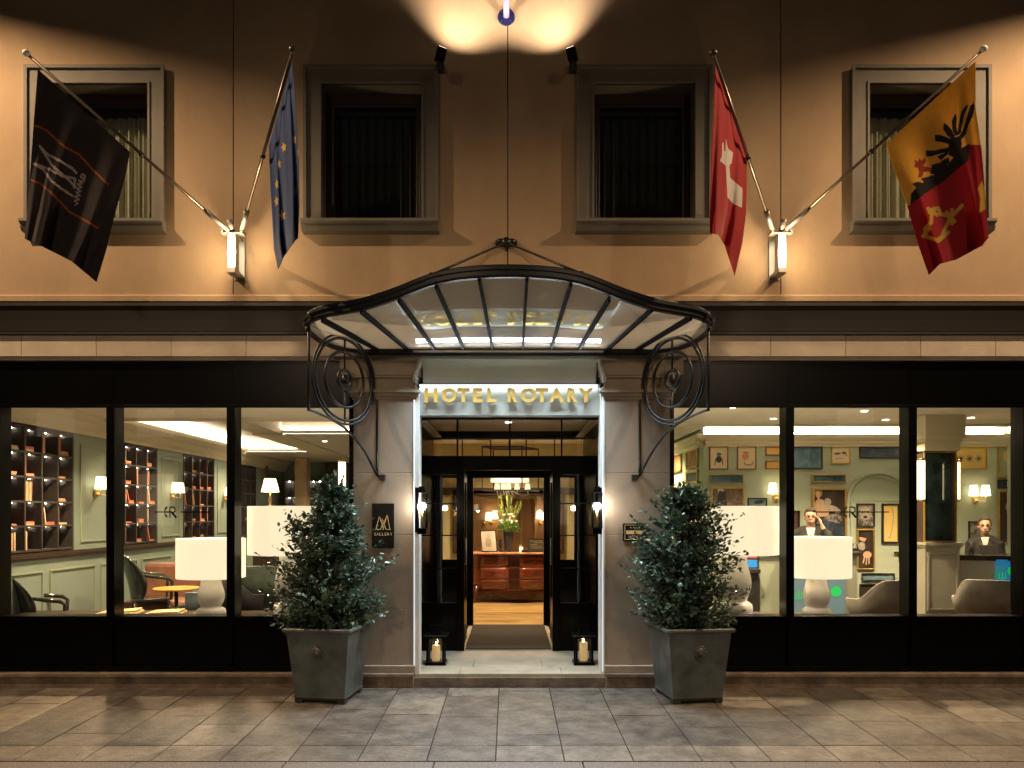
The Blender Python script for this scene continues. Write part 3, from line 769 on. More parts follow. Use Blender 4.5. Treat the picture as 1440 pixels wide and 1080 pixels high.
# ---- lounge seats and tables
blkgloss = mat('glossy_smoked_plastic', (.03,.035,.03), .08, var=.1, spec=.8, coat=.5)
def tub_pts(c, rot, w, d, z0, zb, za, flare=.06):
    """curved back shell of an armchair, returns outer/inner grids"""
    return
def armchair(name, label, px, Y, rot, m, seatm, w=.62, hb=1.0, ha=.68, group=None, legs=True, floor=None):
    fl = FL if floor is None else floor
    c = Vector((X(px, Y), Y, fl)); t = thing(name, label, 'armchair', c, group)
    rm = Matrix.Rotation(R(rot), 3, 'Z')
    def P(x, y, z): return c + rm @ Vector((x, y, z))
    n = 28; vs = []; mb = MB()
    for i in range(n+1):
        a = R(-15 + 210*i/n); ca, sa = math.cos(a), math.sin(a)
        back = min(1, max(0, (sa-.30)/.55)); back = back*back*(3-2*back); zt = ha + (hb-ha)*back
        for (rr, z) in ((.40*w/.62*.92, .30), (.455*w/.62, zt-.015), (.45*w/.62, zt), (.425*w/.62, zt), (.42*w/.62, zt-.02), (.36*w/.62, .40)):
            lean = .10*back*(z-.3)/(hb-.3)
            vs.append(P(rr*ca*1.05, rr*sa + lean, z))
    k = 6; mb.add(vs, [(i*k+j, (i+1)*k+j, (i+1)*k+(j+1) % k, i*k+(j+1) % k) for i in range(n) for j in range(k)], 0, True)
    mb.poly([vs[j] for j in range(k)]); mb.poly([vs[n*k+j] for j in range(k)][::-1])
    mb.build('back', m, t)
    MB().tube([vs[i*6+2].lerp(vs[i*6+3], .5)+Vector((0,0,.004)) for i in range(n+1)], .013, 8).build('piping', m, t)
    mb = MB(); vs = [P(.36*w/.62*math.cos(2*math.pi*i/24), .36*w/.62*math.sin(2*math.pi*i/24), .34) for i in range(24)]
    mb.slab(vs, (0,0,.12)); mb.build('seat', seatm, t, bevel=.02)
    if legs:
        for sx in (-1,1):
            for sy in (-1,1): MB().cyl(P(sx*.2*w/.62, sy*.2*w/.62, .34), P(sx*.25*w/.62, sy*.25*w/.62, 0), .018, .010, 8).build('leg', M['charcoal'], t)
    return t
def ghost(px, Y, rot, label, dz):
    c = Vector((X(px, Y), Y, FL)); t = thing('armchair', label, 'armchair', c, 'smoked plastic armchairs'); rm = Matrix.Rotation(R(rot), 3, 'Z')
    def P(x, y, z): return c + rm @ Vector((x, y, z + (dz if z > .3 else 0)))
    nu, nv = 20, 16; vs = []
    for j in range(nv+1):
        v = j/nv
        for i in range(nu+1):
            u = -1+2*i/nu; wv = .23*(1 + .22*math.sin(math.pi*v*1.1) - .15*(1-v))
            vs.append(P(wv*u, .20+.16*v**1.6-.17*u*u*(.6+.5*math.sin(math.pi*v)), .42+.55*v + .03*v*math.cos(u*3)))
    mb = MB(); mb.add(vs, [(j*(nu+1)+i, j*(nu+1)+i+1, (j+1)*(nu+1)+i+1, (j+1)*(nu+1)+i) for j in range(nv) for i in range(nu)], 0, True)
    o = mb.build('backrest', blkgloss, t, fix=False); m_ = o.modifiers.new('thick', 'SOLIDIFY'); m_.thickness = .02
    mb = MB(); vs = [P(.24*math.copysign(abs(math.cos(a))**.6, math.cos(a)), .22*math.copysign(abs(math.sin(a))**.6, math.sin(a)), .40) for a in [2*math.pi*i/28 for i in range(28)]]
    mb.slab(vs, (0,0,.04)); mb.build('seat', blkgloss, t, bevel=.012)
    for s in (-1, 1):
        MB().tube([P(s*.24,.10,.72), P(s*.27,-.02,.70), P(s*.27,-.16,.68), P(s*.26,-.21,.64), P(s*.24,-.20,.42)], [.02,.022,.024,.02,.016], 10).build('armrest', blkgloss, t)
        for y_ in (-.18, .18): MB().cyl(P(s*.2, y_, .40) , c + rm @ Vector((s*.22, y_*1.15, 0)), .018, .012, 8).build('leg', blkgloss, t)
    return t
velv = mat('blue_grey_velvet', (.16,.21,.23), .8, var=.2, scale=8); brn = mat('brown_leather', (.22,.10,.06), .5, var=.2)
ghost(62, 1.15, 118, 'glossy smoked black armchair by the left wall, behind the first pane', -.12)
ghost(212, 1.95, 120, 'glossy smoked black armchair further back, behind the middle pane', .06)
armchair('armchair', 'blue grey velvet armchair behind the smaller left table lamp', 275, 1.45, -75, velv, velv, w=.38, hb=.92, ha=.62)
armchair('armchair', 'grey green velvet armchair between the two left table lamps', 365, 1.7, 190, mat('grey_green_velvet', (.13,.16,.13), .85, var=.25, scale=9), M['charcoal'], w=.44, hb=.90, ha=.6)
armchair('armchair', 'dark low armchair back beside the middle mullion, left window', 343, 1.3, 150, M['charcoal'], M['charcoal'], w=.34, hb=.78, ha=.6)
gv = mat('grey_velvet', (.27,.265,.24), .75, var=.2, scale=7)
armchair('armchair', 'grey velvet tub armchair in front of the picture covered door', 1228, 1.25, 200, gv, gv, w=.42, hb=.78, ha=.56, group='grey velvet tub chairs')
armchair('armchair', 'grey velvet tub armchair in front of the curved reception desk', 1386, 1.25, 150, gv, gv, w=.42, hb=.78, ha=.56, group='grey velvet tub chairs')
# sofa
c = Vector((X(255, 2.4), 2.4, FL)); t = thing('sofa', 'brown leather sofa under the panelled wall, behind the smoked chair', 'sofa', c)
MB().box(c.x-.6, c.x+.7, 2.65, 2.85, FL+.1, .98).build('backrest', brn, t, bevel=.05)
MB().box(c.x-.6, c.x+.7, 2.1, 2.65, FL+.1, .55).build('seat', brn, t, bevel=.05)
tag(MB().obox((c.x+.42, 2.52, .78), (.16,.03,.04), (0,.05,.02), (-.03,.02,.16)).build('cushion', mat('gold_cushion', (.55,.38,.08), .7, var=.4, scale=25), bevel=.03), 'gold patterned cushion leaning on the brown sofa', 'cushion')
# round brass tables, low tray, magazines
def round_table(px, Y, r, z, label, m):
    c = Vector((X(px,Y), Y, FL)); t = thing('side_table', label, 'table', c)
    MB().lathe((c.x, c.y, z-.02), [(r*.98,0),(r,.006),(r,.02)], 36).build('tabletop', m, t)
    MB().lathe(c, [(r*.6,0),(r*.6,.012),(.02,.03),(.02,z-.14)], 16).build('pedestal', M['charcoal'], t)
amber = mat('amber_wood_top', (.62,.36,.08), .25, var=.15, scale=4)
round_table(248, 1.35, .24, .79, 'round amber wood table beside the blue grey armchair', amber)
round_table(1432, 1.1, .16, .86, 'small round side table right of the tub chair at the desk', M['darkwood'])
for (x0, x1, Y, a, l) in ((-4.20,-3.78,.62,.1,'folded newspaper at the left end of the window ledge table'), (-3.7,-3.3,.60,-.15,'open newspaper lying in the middle of the window ledge table')):
    mb = MB(); mb.obox(((x0+x1)/2, Y, .60), ((x1-x0)/2, a*.2, .01), (-.02,.15,.0), (0,0,.012)); mb.obox(((x0+x1)/2+.02, Y+.01, .622), ((x1-x0)/2*.85, a*.25, .012), (-.02,.12,.0), (0,0,.008))
    tag(mb.build('newspaper', mat('newsprint', (.62,.46,.22), .8, var=.35, scale=40), bevel=.004), l, 'newspaper')

# ================================================================== PICTURES
def art_mat(name, cols, scale=3.0, rough=.5, stretch=(1,1,1)):
    m = bpy.data.materials.new(name); m.use_nodes = True; nt = m.node_tree; N = nt.nodes; L = nt.links; b = N['Principled BSDF']
    b.inputs['Roughness'].default_value = rough
    tc = N.new('ShaderNodeTexCoord'); mp = N.new('ShaderNodeMapping'); mp.inputs['Scale'].default_value = stretch
    n = N.new('ShaderNodeTexNoise'); n.inputs['Scale'].default_value = scale; n.inputs['Detail'].default_value = 5; n.inputs['Distortion'].default_value = .8
    L.new(tc.outputs['Object'], mp.inputs[0]); L.new(mp.outputs[0], n.inputs['Vector'])
    r = N.new('ShaderNodeValToRGB')
    while len(r.color_ramp.elements) < len(cols): r.color_ramp.elements.new(.5)
    for i, c in enumerate(cols):
        e = r.color_ramp.elements[i]; e.position = .3 + .4*i/(max(1, len(cols)-1)); e.color = (*c, 1)
    L.new(n.outputs['Fac'], r.inputs[0]); L.new(r.outputs[0], b.inputs['Base Color'])
    return m
inkm = mat('dark_ink', (.03,.03,.03), .7)
artc = {
 'cream': art_mat('cream_print', [(.72,.60,.42),(.76,.64,.46)], 2), 'orange': art_mat('orange_print', [(.75,.42,.12),(.8,.52,.2)], 9),
 'blue': art_mat('dark_blue_art', [(.01,.02,.04),(.03,.09,.14),(.10,.20,.27),(.02,.05,.09)], 5, stretch=(1,1,.4)),
 'navy': art_mat('navy_art', [(.008,.012,.025),(.02,.04,.07),(.07,.10,.13)], 7), 'brown': art_mat('brown_oil', [(.25,.18,.12),(.12,.08,.06),(.34,.26,.18)], 4),
 'dark': art_mat('dark_oil', [(.012,.009,.008),(.03,.02,.016),(.05,.035,.025)], 4), 'sea': art_mat('blue_fish_art', [(.20,.32,.38),(.09,.18,.26)], 5),
 'yellow': art_mat('yellow_print', [(.72,.50,.14),(.80,.60,.22)], 2), 'green': art_mat('green_print', [(.36,.40,.27),(.42,.45,.32)], 3), 'wine': art_mat('dark_wine_oil', [(.05,.02,.018),(.10,.04,.03)], 4),
 'grey': art_mat('grey_photo', [(.03,.03,.03),(.12,.11,.10),(.35,.33,.30),(.05,.05,.05)], 14), 'sepia': art_mat('sepia_photo', [(.12,.05,.02),(.30,.14,.06),(.45,.28,.14)], 8)}
skin = mat('painted_skin', (.62,.42,.28), .6, var=.15, scale=20); lacem = art_mat('painted_lace', [(.12,.11,.10),(.5,.45,.38),(.2,.18,.16)], 22)
def picture(px0, px1, py0, py1, Y, key, fm, label, fw=2.2, cat='picture', shapes=None, side=None, group=None):
    c = W((px0+px1)/2, (py0+py1)/2, Y); t = thing('framed_picture', label, cat, c, group)
    if side is None:
        x0, x1, z0, z1 = X(px0,Y), X(px1,Y), Z(py1,Y), Z(py0,Y); f = fw/S(Y)
        mb = MB(); rect_frame(mb, x0, x1, z0, z1, Y-.035, Y-.004, f); mb.build('frame', fm, t, bevel=.004)
        MB().box(x0+f-.002, x1-f+.002, Y-.014, Y-.006, z0+f-.002, z1-f+.002).build('canvas', artc[key], t)
        if shapes:
            mbs = {}
            for i, (kind, m, *a) in enumerate(shapes):
                mb = mbs.setdefault(m.name, (MB(), m))[0]; yy = Y-.0150-.0012*i
                if kind == 'e':
                    ex, ey, rx, ry = a[:4]; rot = R(a[4]) if len(a) > 4 else 0
                    pts = []
                    for q in range(28):
                        u, v = rx*math.cos(2*math.pi*q/28), ry*math.sin(2*math.pi*q/28)
                        pts.append((X(ex+u*math.cos(rot)-v*math.sin(rot),Y), yy, Z(ey+u*math.sin(rot)+v*math.cos(rot),Y)))
                    mb.slab(pts, (0,.0008,0))
                elif kind == 'p': mb.slab([(X(u,Y), yy, Z(v,Y)) for u, v in a[0]], (0,.0008,0))
                elif kind == 'l':
                    for (p, q) in zip(a[0][:-1], a[0][1:]): mb.bar((X(p[0],Y), yy, Z(p[1],Y)), (X(q[0],Y), yy, Z(q[1],Y)), .0012, a[1]/S(Y), up=(0,0,1)) if p[1]==q[1] else mb.obox(*linebox((X(p[0],Y), yy, Z(p[1],Y)), (X(q[0],Y), yy, Z(q[1],Y)), a[1]/S(Y)))
            for mb, m in mbs.values(): mb.build('painted_figure', m, t)
    return t
def linebox(a, b, w):
    a, b = Vector(a), Vector(b); d = (b-a); n_ = Vector((-d.z, 0, d.x)).normalized()
    return (a+b)/2, d/2, n_*w/2, Vector((0,.0006,0))
fd = mat('dark_picture_frame', (.02,.016,.013), .4); fo = mat('brown_picture_frame', (.20,.10,.04), .4)
G = M['goldframe']; pkm = mat('ink_pink', (.55,.22,.15), .7); gry = mat('ink_grey', (.25,.25,.22), .7); red = mat('painted_red', (.35,.05,.04), .6)
Y = RY
picture(997,1023.5,628,660.5,Y,'cream',fo,'cream print of a dark beetle shaped figure, first in the top row',1.4,shapes=[('e',inkm,1010.5,646,4,5),('e',gry,1010.5,639,3,3),('l',inkm,[(1006,645),(1005,654)],1.2),('l',inkm,[(1015,645),(1016,654)],1.2),('l',inkm,[(1007,639),(1014,639)],1)])
picture(1036,1063,628,660.5,Y,'cream',fo,'cream print with a pink and grey figure, second in the top row',1.4,shapes=[('e',pkm,1048,642,4.5,5,30),('e',gry,1052,651,7,4),('e',artc['cream'],1052,650,5.5,3),('l',inkm,[(1044,636),(1053,636)],1)])
picture(1076,1098,628,640.5,Y,'orange',fo,'small orange print, upper one of the pair beside the window bar',1.3)
picture(1076,1098,648,660,Y,'orange',fo,'small orange print, lower one of the pair beside the window bar',1.3)
picture(1108,1156,628,660,Y,'blue',fd,'wide blue picture in a black frame above the man',2.0)
picture(1168,1195,628,652.5,Y,'cream',G,'small cream print of a long dark shape in a gilt frame',1.3,shapes=[('e',inkm,1177,638,5,1.4,-5),('e',inkm,1186,637,3,1.6),('l',inkm,[(1188,637),(1190,641)],1.2),('l',gry,[(1174,645),(1184,645)],1)])
picture(1208,1272,628,644.5,Y,'navy',fd,'long navy picture in a black frame above the door arch',2.0)
picture(997,1045,667,680,Y,'blue',G,'narrow blue picture above the brown portrait',1.2)
picture(1141,1189,667,679,Y,'blue',G,'narrow blue picture in a gilt frame above the woman in white',1.8)
picture(999,1046,685,722,Y,'brown',G,'brown oil portrait with a white cap, behind the large right lamp',2.4,shapes=[('e',M['white'],1013,690,4,4.5),('p',inkm,[(1011,690),(1020,692),(1022,712),(1006,712)])])
picture(1051,1078,700,728,Y,'sea',fd,'blue fish picture behind the top of the large right lamp',1.4,shapes=[('e',artc['navy'],1067,706,7,2.6,-8)])
picture(1141,1190,686,758,Y,'dark',G,'large gilt framed dark portrait of a pale figure behind the man',3.2,shapes=[('e',artc['sepia'],1150,693,5.8,6.6),('e',skin,1150,695,3.4,4.8),('l',skin,[(1150,698),(1151,705)],3),('p',skin,[(1144,708),(1148,703),(1155,702),(1162,707),(1167,716),(1163,726),(1144,727)]),('e',lacem,1163,706,5,5.5),('e',lacem,1171,716,11,4.5,22),('e',artc['grey'],1170,731,14,8,-10),('p',artc['navy'],[(1144,728),(1188,738),(1188,755),(1144,755)])])
picture(1096,1124,718,752,Y,'wine',fd,'dark small frame behind the man, left of his shoulder',1.6)
picture(1290,1387,628,660,Y,'yellow',G,'yellow print of black plant sprigs right of the mirrored pillar',1.8,shapes=[('l',inkm,[(1350+k*0+12*j, 645),(1350+12*j+5*math.cos(R(a)), 645+5*math.sin(R(a)))],.8) for j in range(3) for a in range(0,360,45) for k in (0,)])
picture(1402,1442,628,672,Y,'green',G,'pale green portrait print at the right end of the top row',1.8,shapes=[('e',artc['orange'],1416,642,6,8)])
picture(1402,1440,675,687,Y,'navy',fd,'small navy picture between the two right hand portraits',1.6)
picture(1402,1440,690,765,Y,'wine',G,'large portrait of a pale faced sitter in black behind the woman',2.2,shapes=[('e',inkm,1421,704,9,9),('e',skin,1421,713,8,9),('p',inkm,[(1412,722),(1431,722),(1440,760),(1406,760)])])
picture(1361,1384,733,778,Y,'grey',fd,'black framed grey leaf photograph behind the woman',1.6)
Yd = RY-.03
picture(1204,1229,708,741,Yd,'grey',fd,'grey animal head picture at the top left of the door',1.6,shapes=[('e',lacem,1216,722,8,9),('e',inkm,1212,720,1.4,1.6),('e',inkm,1220,720,1.4,1.6),('e',inkm,1216,727,3,2)])
picture(1239,1264,708,764,Yd,'yellow',fd,'tall yellow picture of a thin cane in a black frame',2.6,shapes=[('l',gry,[(1254,714),(1256,726),(1254,742),(1251,756),(1248,756)],.9)])
picture(1204,1229,744,801,Yd,'dark',G,'dark gilt framed picture of a hand on the door',2.0,shapes=[('p',skin,[(1208,755),(1218,757),(1215,762),(1208,759)]),('e',lacem,1211,768,5,6),('e',skin,1219,780,6,5),('l',skin,[(1215,782),(1213,792)],1.8),('l',skin,[(1218,782),(1217,794)],1.8),('l',skin,[(1221,782),(1221,793)],1.8)])
picture(1211,1257,806,816.5,Yd,'sea',fd,'low wide blue picture near the foot of the door',1.3)
picture(1238,1264,821,845,Yd,'navy',fd,'dark navy picture at the bottom right of the door',1.6)
picture(1208,1230,821,840,Yd,'dark',fd,'dark picture at the bottom left of the door',1.6)
# pictures on the receding side wall
def side_pic(y0, y1, z0, z1, key, label):
    xx = RXc; t = thing('framed_picture', label, 'picture', (xx, (y0+y1)/2, (z0+z1)/2))
    mb = MB()
    for a in ((y0,y0+.03,z0,z1),(y1-.03,y1,z0,z1),(y0,y1,z0,z0+.03),(y0,y1,z1-.03,z1)): mb.box(xx-.03, xx-.003, *a)
    mb.build('frame', G, t); MB().box(xx-.012, xx-.006, y0, y1, z0, z1).build('canvas', artc[key], t)
side_pic(4.05, 4.75, Z(659,4.4), Z(632,4.4), 'sepia', 'brown gilt framed photograph on the receding wall, nearer the corner')
side_pic(5.1, 5.7, Z(664,5.4), Z(637,5.4), 'sepia', 'narrow brown photograph on the receding wall, farther from the corner')
side_pic(4.05, 4.75, Z(680,4.4), Z(662,4.4), 'navy', 'dark picture low on the receding wall beside the shrub top')
c = W(371, 665, 8.88); picture(366, 377, 655, 680, 8.88, 'sepia', fo, 'small tan drawing hanging on the far lounge pillar', 1)
c = None
# ================================================================== RECEPTION
deskp = mat('desk_panel_paint', (.36,.39,.33), .5, var=.05, scale=2); marble = mat('dark_marble_top', (.05,.042,.035), .15, var=.5, scale=7, spec=.7)
scrm = bpy.data.materials.new('blue_screen'); scrm.use_nodes = True
nt = scrm.node_tree; b = nt.nodes['Principled BSDF']; tc = nt.nodes.new('ShaderNodeTexCoord'); ns_ = nt.nodes.new('ShaderNodeTexNoise'); ns_.inputs['Scale'].default_value = 2.5
rp = nt.nodes.new('ShaderNodeValToRGB'); rp.color_ramp.elements[0].color = (.0,.06,.55,1); rp.color_ramp.elements[1].color = (.02,.25,.22,1); rp.color_ramp.elements[0].position = .35; rp.color_ramp.elements[1].position = .65
nt.links.new(tc.outputs['Object'], ns_.inputs['Vector']); nt.links.new(ns_.outputs['Fac'], rp.inputs[0]); nt.links.new(rp.outputs[0], b.inputs['Emission Color']); b.inputs['Emission Strength'].default_value = .55; b.inputs['Base Color'].default_value = (.02,.03,.05,1)
scr2 = emit('dim_screen', (.10,.16,.17), .6); grn = emit('green_glow', (.015,.45,.09), .55); grn2 = emit('green_line_glow', (.05,.8,.4), .9)
def deco(t, Y, cx, cy, r, lines, m1, name='screen_graphic'):
    mb = MB(); pts = []
    for q in range(22):
        rr = r*(1.0 if q % 2 else .86); a = 2*math.pi*q/22; pts.append((X(cx+rr*math.cos(a),Y), Y, Z(cy+rr*math.sin(a),Y)))
    mb.slab(pts, (0,.002,0)); 
    for p, q in lines: mb.obox(*linebox((X(p[0],Y), Y, Z(p[1],Y)), (X(q[0],Y), Y, Z(q[1],Y)), 1.2/S(Y)))
    mb.build(name, m1, t)
# desk with the dim screen, behind the smaller right lamp
Yd1 = 2.15
t = thing('reception_desk', 'sage reception desk with a dim green patterned screen, behind the smaller right lamp', 'desk', (X(1160,Yd1), Yd1, FL))
x0, x1 = X(1108,Yd1), X(1206,Yd1)
MB().box(x0, x1, Yd1, Yd1+.55, FL, Z(782,Yd1)).build('body', deskp, t, bevel=.01)
MB().box(x0-.03, x1+.03, Yd1-.04, Yd1+.6, Z(782,Yd1), Z(776,Yd1)).build('desktop', marble, t, bevel=.006)
sc1 = MB().box(X(1112,Yd1), X(1188,Yd1), Yd1-.02, Yd1-.001, Z(880,Yd1), Z(810,Yd1)).build('screen', scr2, t)
deco(sc1, Yd1-.025, 1176, 832, 8, [((1116,842),(1128,842)),((1119,842),(1119,833)),((1123,842),(1123,829)),((1127,842),(1127,832)),((1114,813),(1120,813)),((1132,813),(1139,813)),((1158,813),(1180,813))], grn)
# side counter
t = thing('counter', 'pale sage counter with a dark top behind the larger right lamp', 'desk', (X(1086,2.3), 2.3, FL))
MB().box(X(1068,2.3), X(1112,2.3), 2.3, 2.8, FL, Z(782,2.3)).build('body', M['sage_l'], t, bevel=.01)
MB().box(X(1065,2.3), X(1113,2.3), 2.26, 2.85, Z(782,2.3), Z(777,2.3)).build('desktop', marble, t, bevel=.005)
t = thing('touch_kiosk', 'dark kiosk with a red and blue screen between the larger right lamp and the counter', 'kiosk', (X(1057,2.2), 2.2, FL))
MB().box(X(1048,2.2), X(1067,2.2), 2.2, 2.5, FL, Z(806,2.2)).box(X(1046,2.2), X(1068,2.2), 2.15, 2.5, Z(806,2.2), Z(800,2.2)).build('cabinet', M['charcoal'], t, bevel=.006)
s_ = MB().box(X(1047,2.3), X(1066,2.3), 2.3, 2.33, Z(800,2.3), Z(777,2.3)).build('screen', M['charcoal'], t)
MB().box(X(1048,2.29), X(1065,2.29), 2.292, 2.297, Z(798,2.29), Z(787,2.29)).build('blue_display', emit('blue_display', (.02,.18,.45), .8), s_)
MB().box(X(1048,2.29), X(1065,2.29), 2.292, 2.297, Z(785,2.29), Z(779,2.29)).build('red_display', emit('red_display', (.5,.06,.03), .8), s_)
# telephone receiver base / curved tray on the desk end
tag(MB().tube([(X(1196,2.3),2.3,Z(774,2.3)),(X(1200,2.3),2.3,Z(764,2.3)),(X(1205,2.3),2.3,Z(764,2.3)),(X(1207,2.3),2.3,Z(774,2.3))], .012).box(X(1193,2.3),X(1206,2.3),2.25,2.4,Z(776,2.15)+.002,Z(775,2.15)+.03).build('desk_telephone', M['charcoal']), 'dark desk telephone at the right end of the middle desk', 'telephone')
# curved desk on the right
Yc = 1.95; cx = X(1440, Yc); rr = (X(1440,Yc)-X(1357,Yc))
t = thing('reception_desk', 'curved sage reception desk with a bright blue screen, in front of the woman', 'desk', (cx, Yc+.3, FL))
def curved(mb, r, z0, z1, a0=180, a1=268, n=26, yc=Yc+.62):
    ps = [(cx+r*math.cos(R(a0+(a1-a0)*i/n)), yc+r*.75*math.sin(R(a0+(a1-a0)*i/n))) for i in range(n+1)]
    pts = ps + [(cx+1.5, yc-r*.75), (cx+1.5, yc), ]
    vs = [(x,y,z0) for x,y in pts] + [(x,y,z1) for x,y in pts]; k = len(pts)
    mb.add(vs, [tuple(range(k))[::-1], tuple(range(k,2*k))]); mb.add(vs, [(i,(i+1)%k,k+(i+1)%k,k+i) for i in range(k)], 0, True)
    return mb
zt = 1.62-(783-722)/S(Yc+.1)
curved(MB(), rr, FL, zt-.05).build('body', deskp, t)
curved(curved(MB(), rr+.03, zt-.05, zt-.02), rr+.045, zt-.018, zt+.012).build('desktop', marble, t)
ys = Yc+.62-rr*.75-.012
sc2 = MB().box(X(1403,ys), X(1470,ys), ys, ys+.25, Z(823,ys), Z(787,ys)).build('screen', scrm, t)
deco(sc2, ys-.004, 1425, 803, 8.5, [((1404,813),(1415,813)),((1405,813),(1405,806)),((1409,813),(1410,805)),((1414,813),(1414,805))], grn)
# computer + till
tag(MB().obox((X(1391,2.45),2.45,zt+.07), (.11,0,0), (0,.015,.0), (0,.02,.055)).box(X(1391,2.45)-.05,X(1391,2.45)+.05,2.44,2.54,zt+.013,zt+.03).build('laptop', M['charcoal'], bevel=.004), 'dark screen on the curved desk in front of the woman', 'computer')
tag(MB().lathe((X(1366,2.4),2.4,zt+.013), [(.03,0),(.03,.09),(.012,.12),(.012,.15)], 14).build('bottle', M['charcoal']), 'dark bottle on the left end of the curved desk', 'bottle')
# mirrored pillar
Yq = 1.95
t = thing('mirrored_pillar', 'square pillar with a dark mirror above a panelled sage pedestal', 'pillar', (X(1325,Yq), Yq, FL))
xa, xb, xc = X(1285,Yq), X(1301,Yq), X(1350,Yq); xa2 = X(1285,Yq+.20)
mb = MB()
def pil(z0, z1, g=0, mi=0):
    pts = [(xa2-g, Yq+.20), (xb-g*.4, Yq-g), (xc+g, Yq-g), (xc+g, Yq+.5), (xa2+.04-g, Yq+.5)]
    mb.slab([(x, y, z0) for x, y in pts], (0,0,z1-z0), mi)
pil(FL, Z(770,Yq)); pil(Z(770,Yq)+.001, Z(767,Yq), .02); pil(Z(767,Yq)+.001, Z(763,Yq), .035)
rect_frame(mb, X(1304,Yq), X(1347,Yq), Z(858,Yq), Z(777,Yq), Yq-.014, Yq-.001, .02)
o = mb.build('pedestal', mat('pedestal_paint', (.32,.32,.26), .5, var=.04), t, bevel=.002)
mb = MB()
mb.slab([(xa2+.015, Yq+.24, Z(763,Yq)), (xb+.005, Yq+.04, Z(763,Yq)), (xc-.02, Yq+.04, Z(763,Yq)), (xc-.02, Yq+.45, Z(763,Yq)), (xa2+.05, Yq+.45, Z(763,Yq))], (0,0,Z(634,Yq)-Z(763,Yq)))
mb.build('shaft', M['darkwood'], t)
mb = MB(); rect_frame(mb, X(1301,Yq), X(1347,Yq), Z(762,Yq), Z(635,Yq), Yq+.015, Yq+.039, .012); mb.build('mirror_frame', M['goldframe'], t)
MB().box(X(1303,Yq), X(1340,Yq), Yq+.025, Yq+.03, Z(760,Yq), Z(638,Yq)).build('mirror', mat('dark_mirror', (.02,.035,.035), .05, var=.8, scale=2.5, spec=.9), t)
mb = MB(); pil_g = [(0,Z(634,Yq),Z(622,Yq)), (.02,Z(622,Yq),Z(618,Yq)), (.045,Z(618,Yq),Z(612,Yq)), (.045, Z(612,Yq), BK-.001)]
for g_, z0, z1 in pil_g: pil(z0+.001, z1, g_-.0)
mb.build('capital', M['cream'], t, bevel=.003)

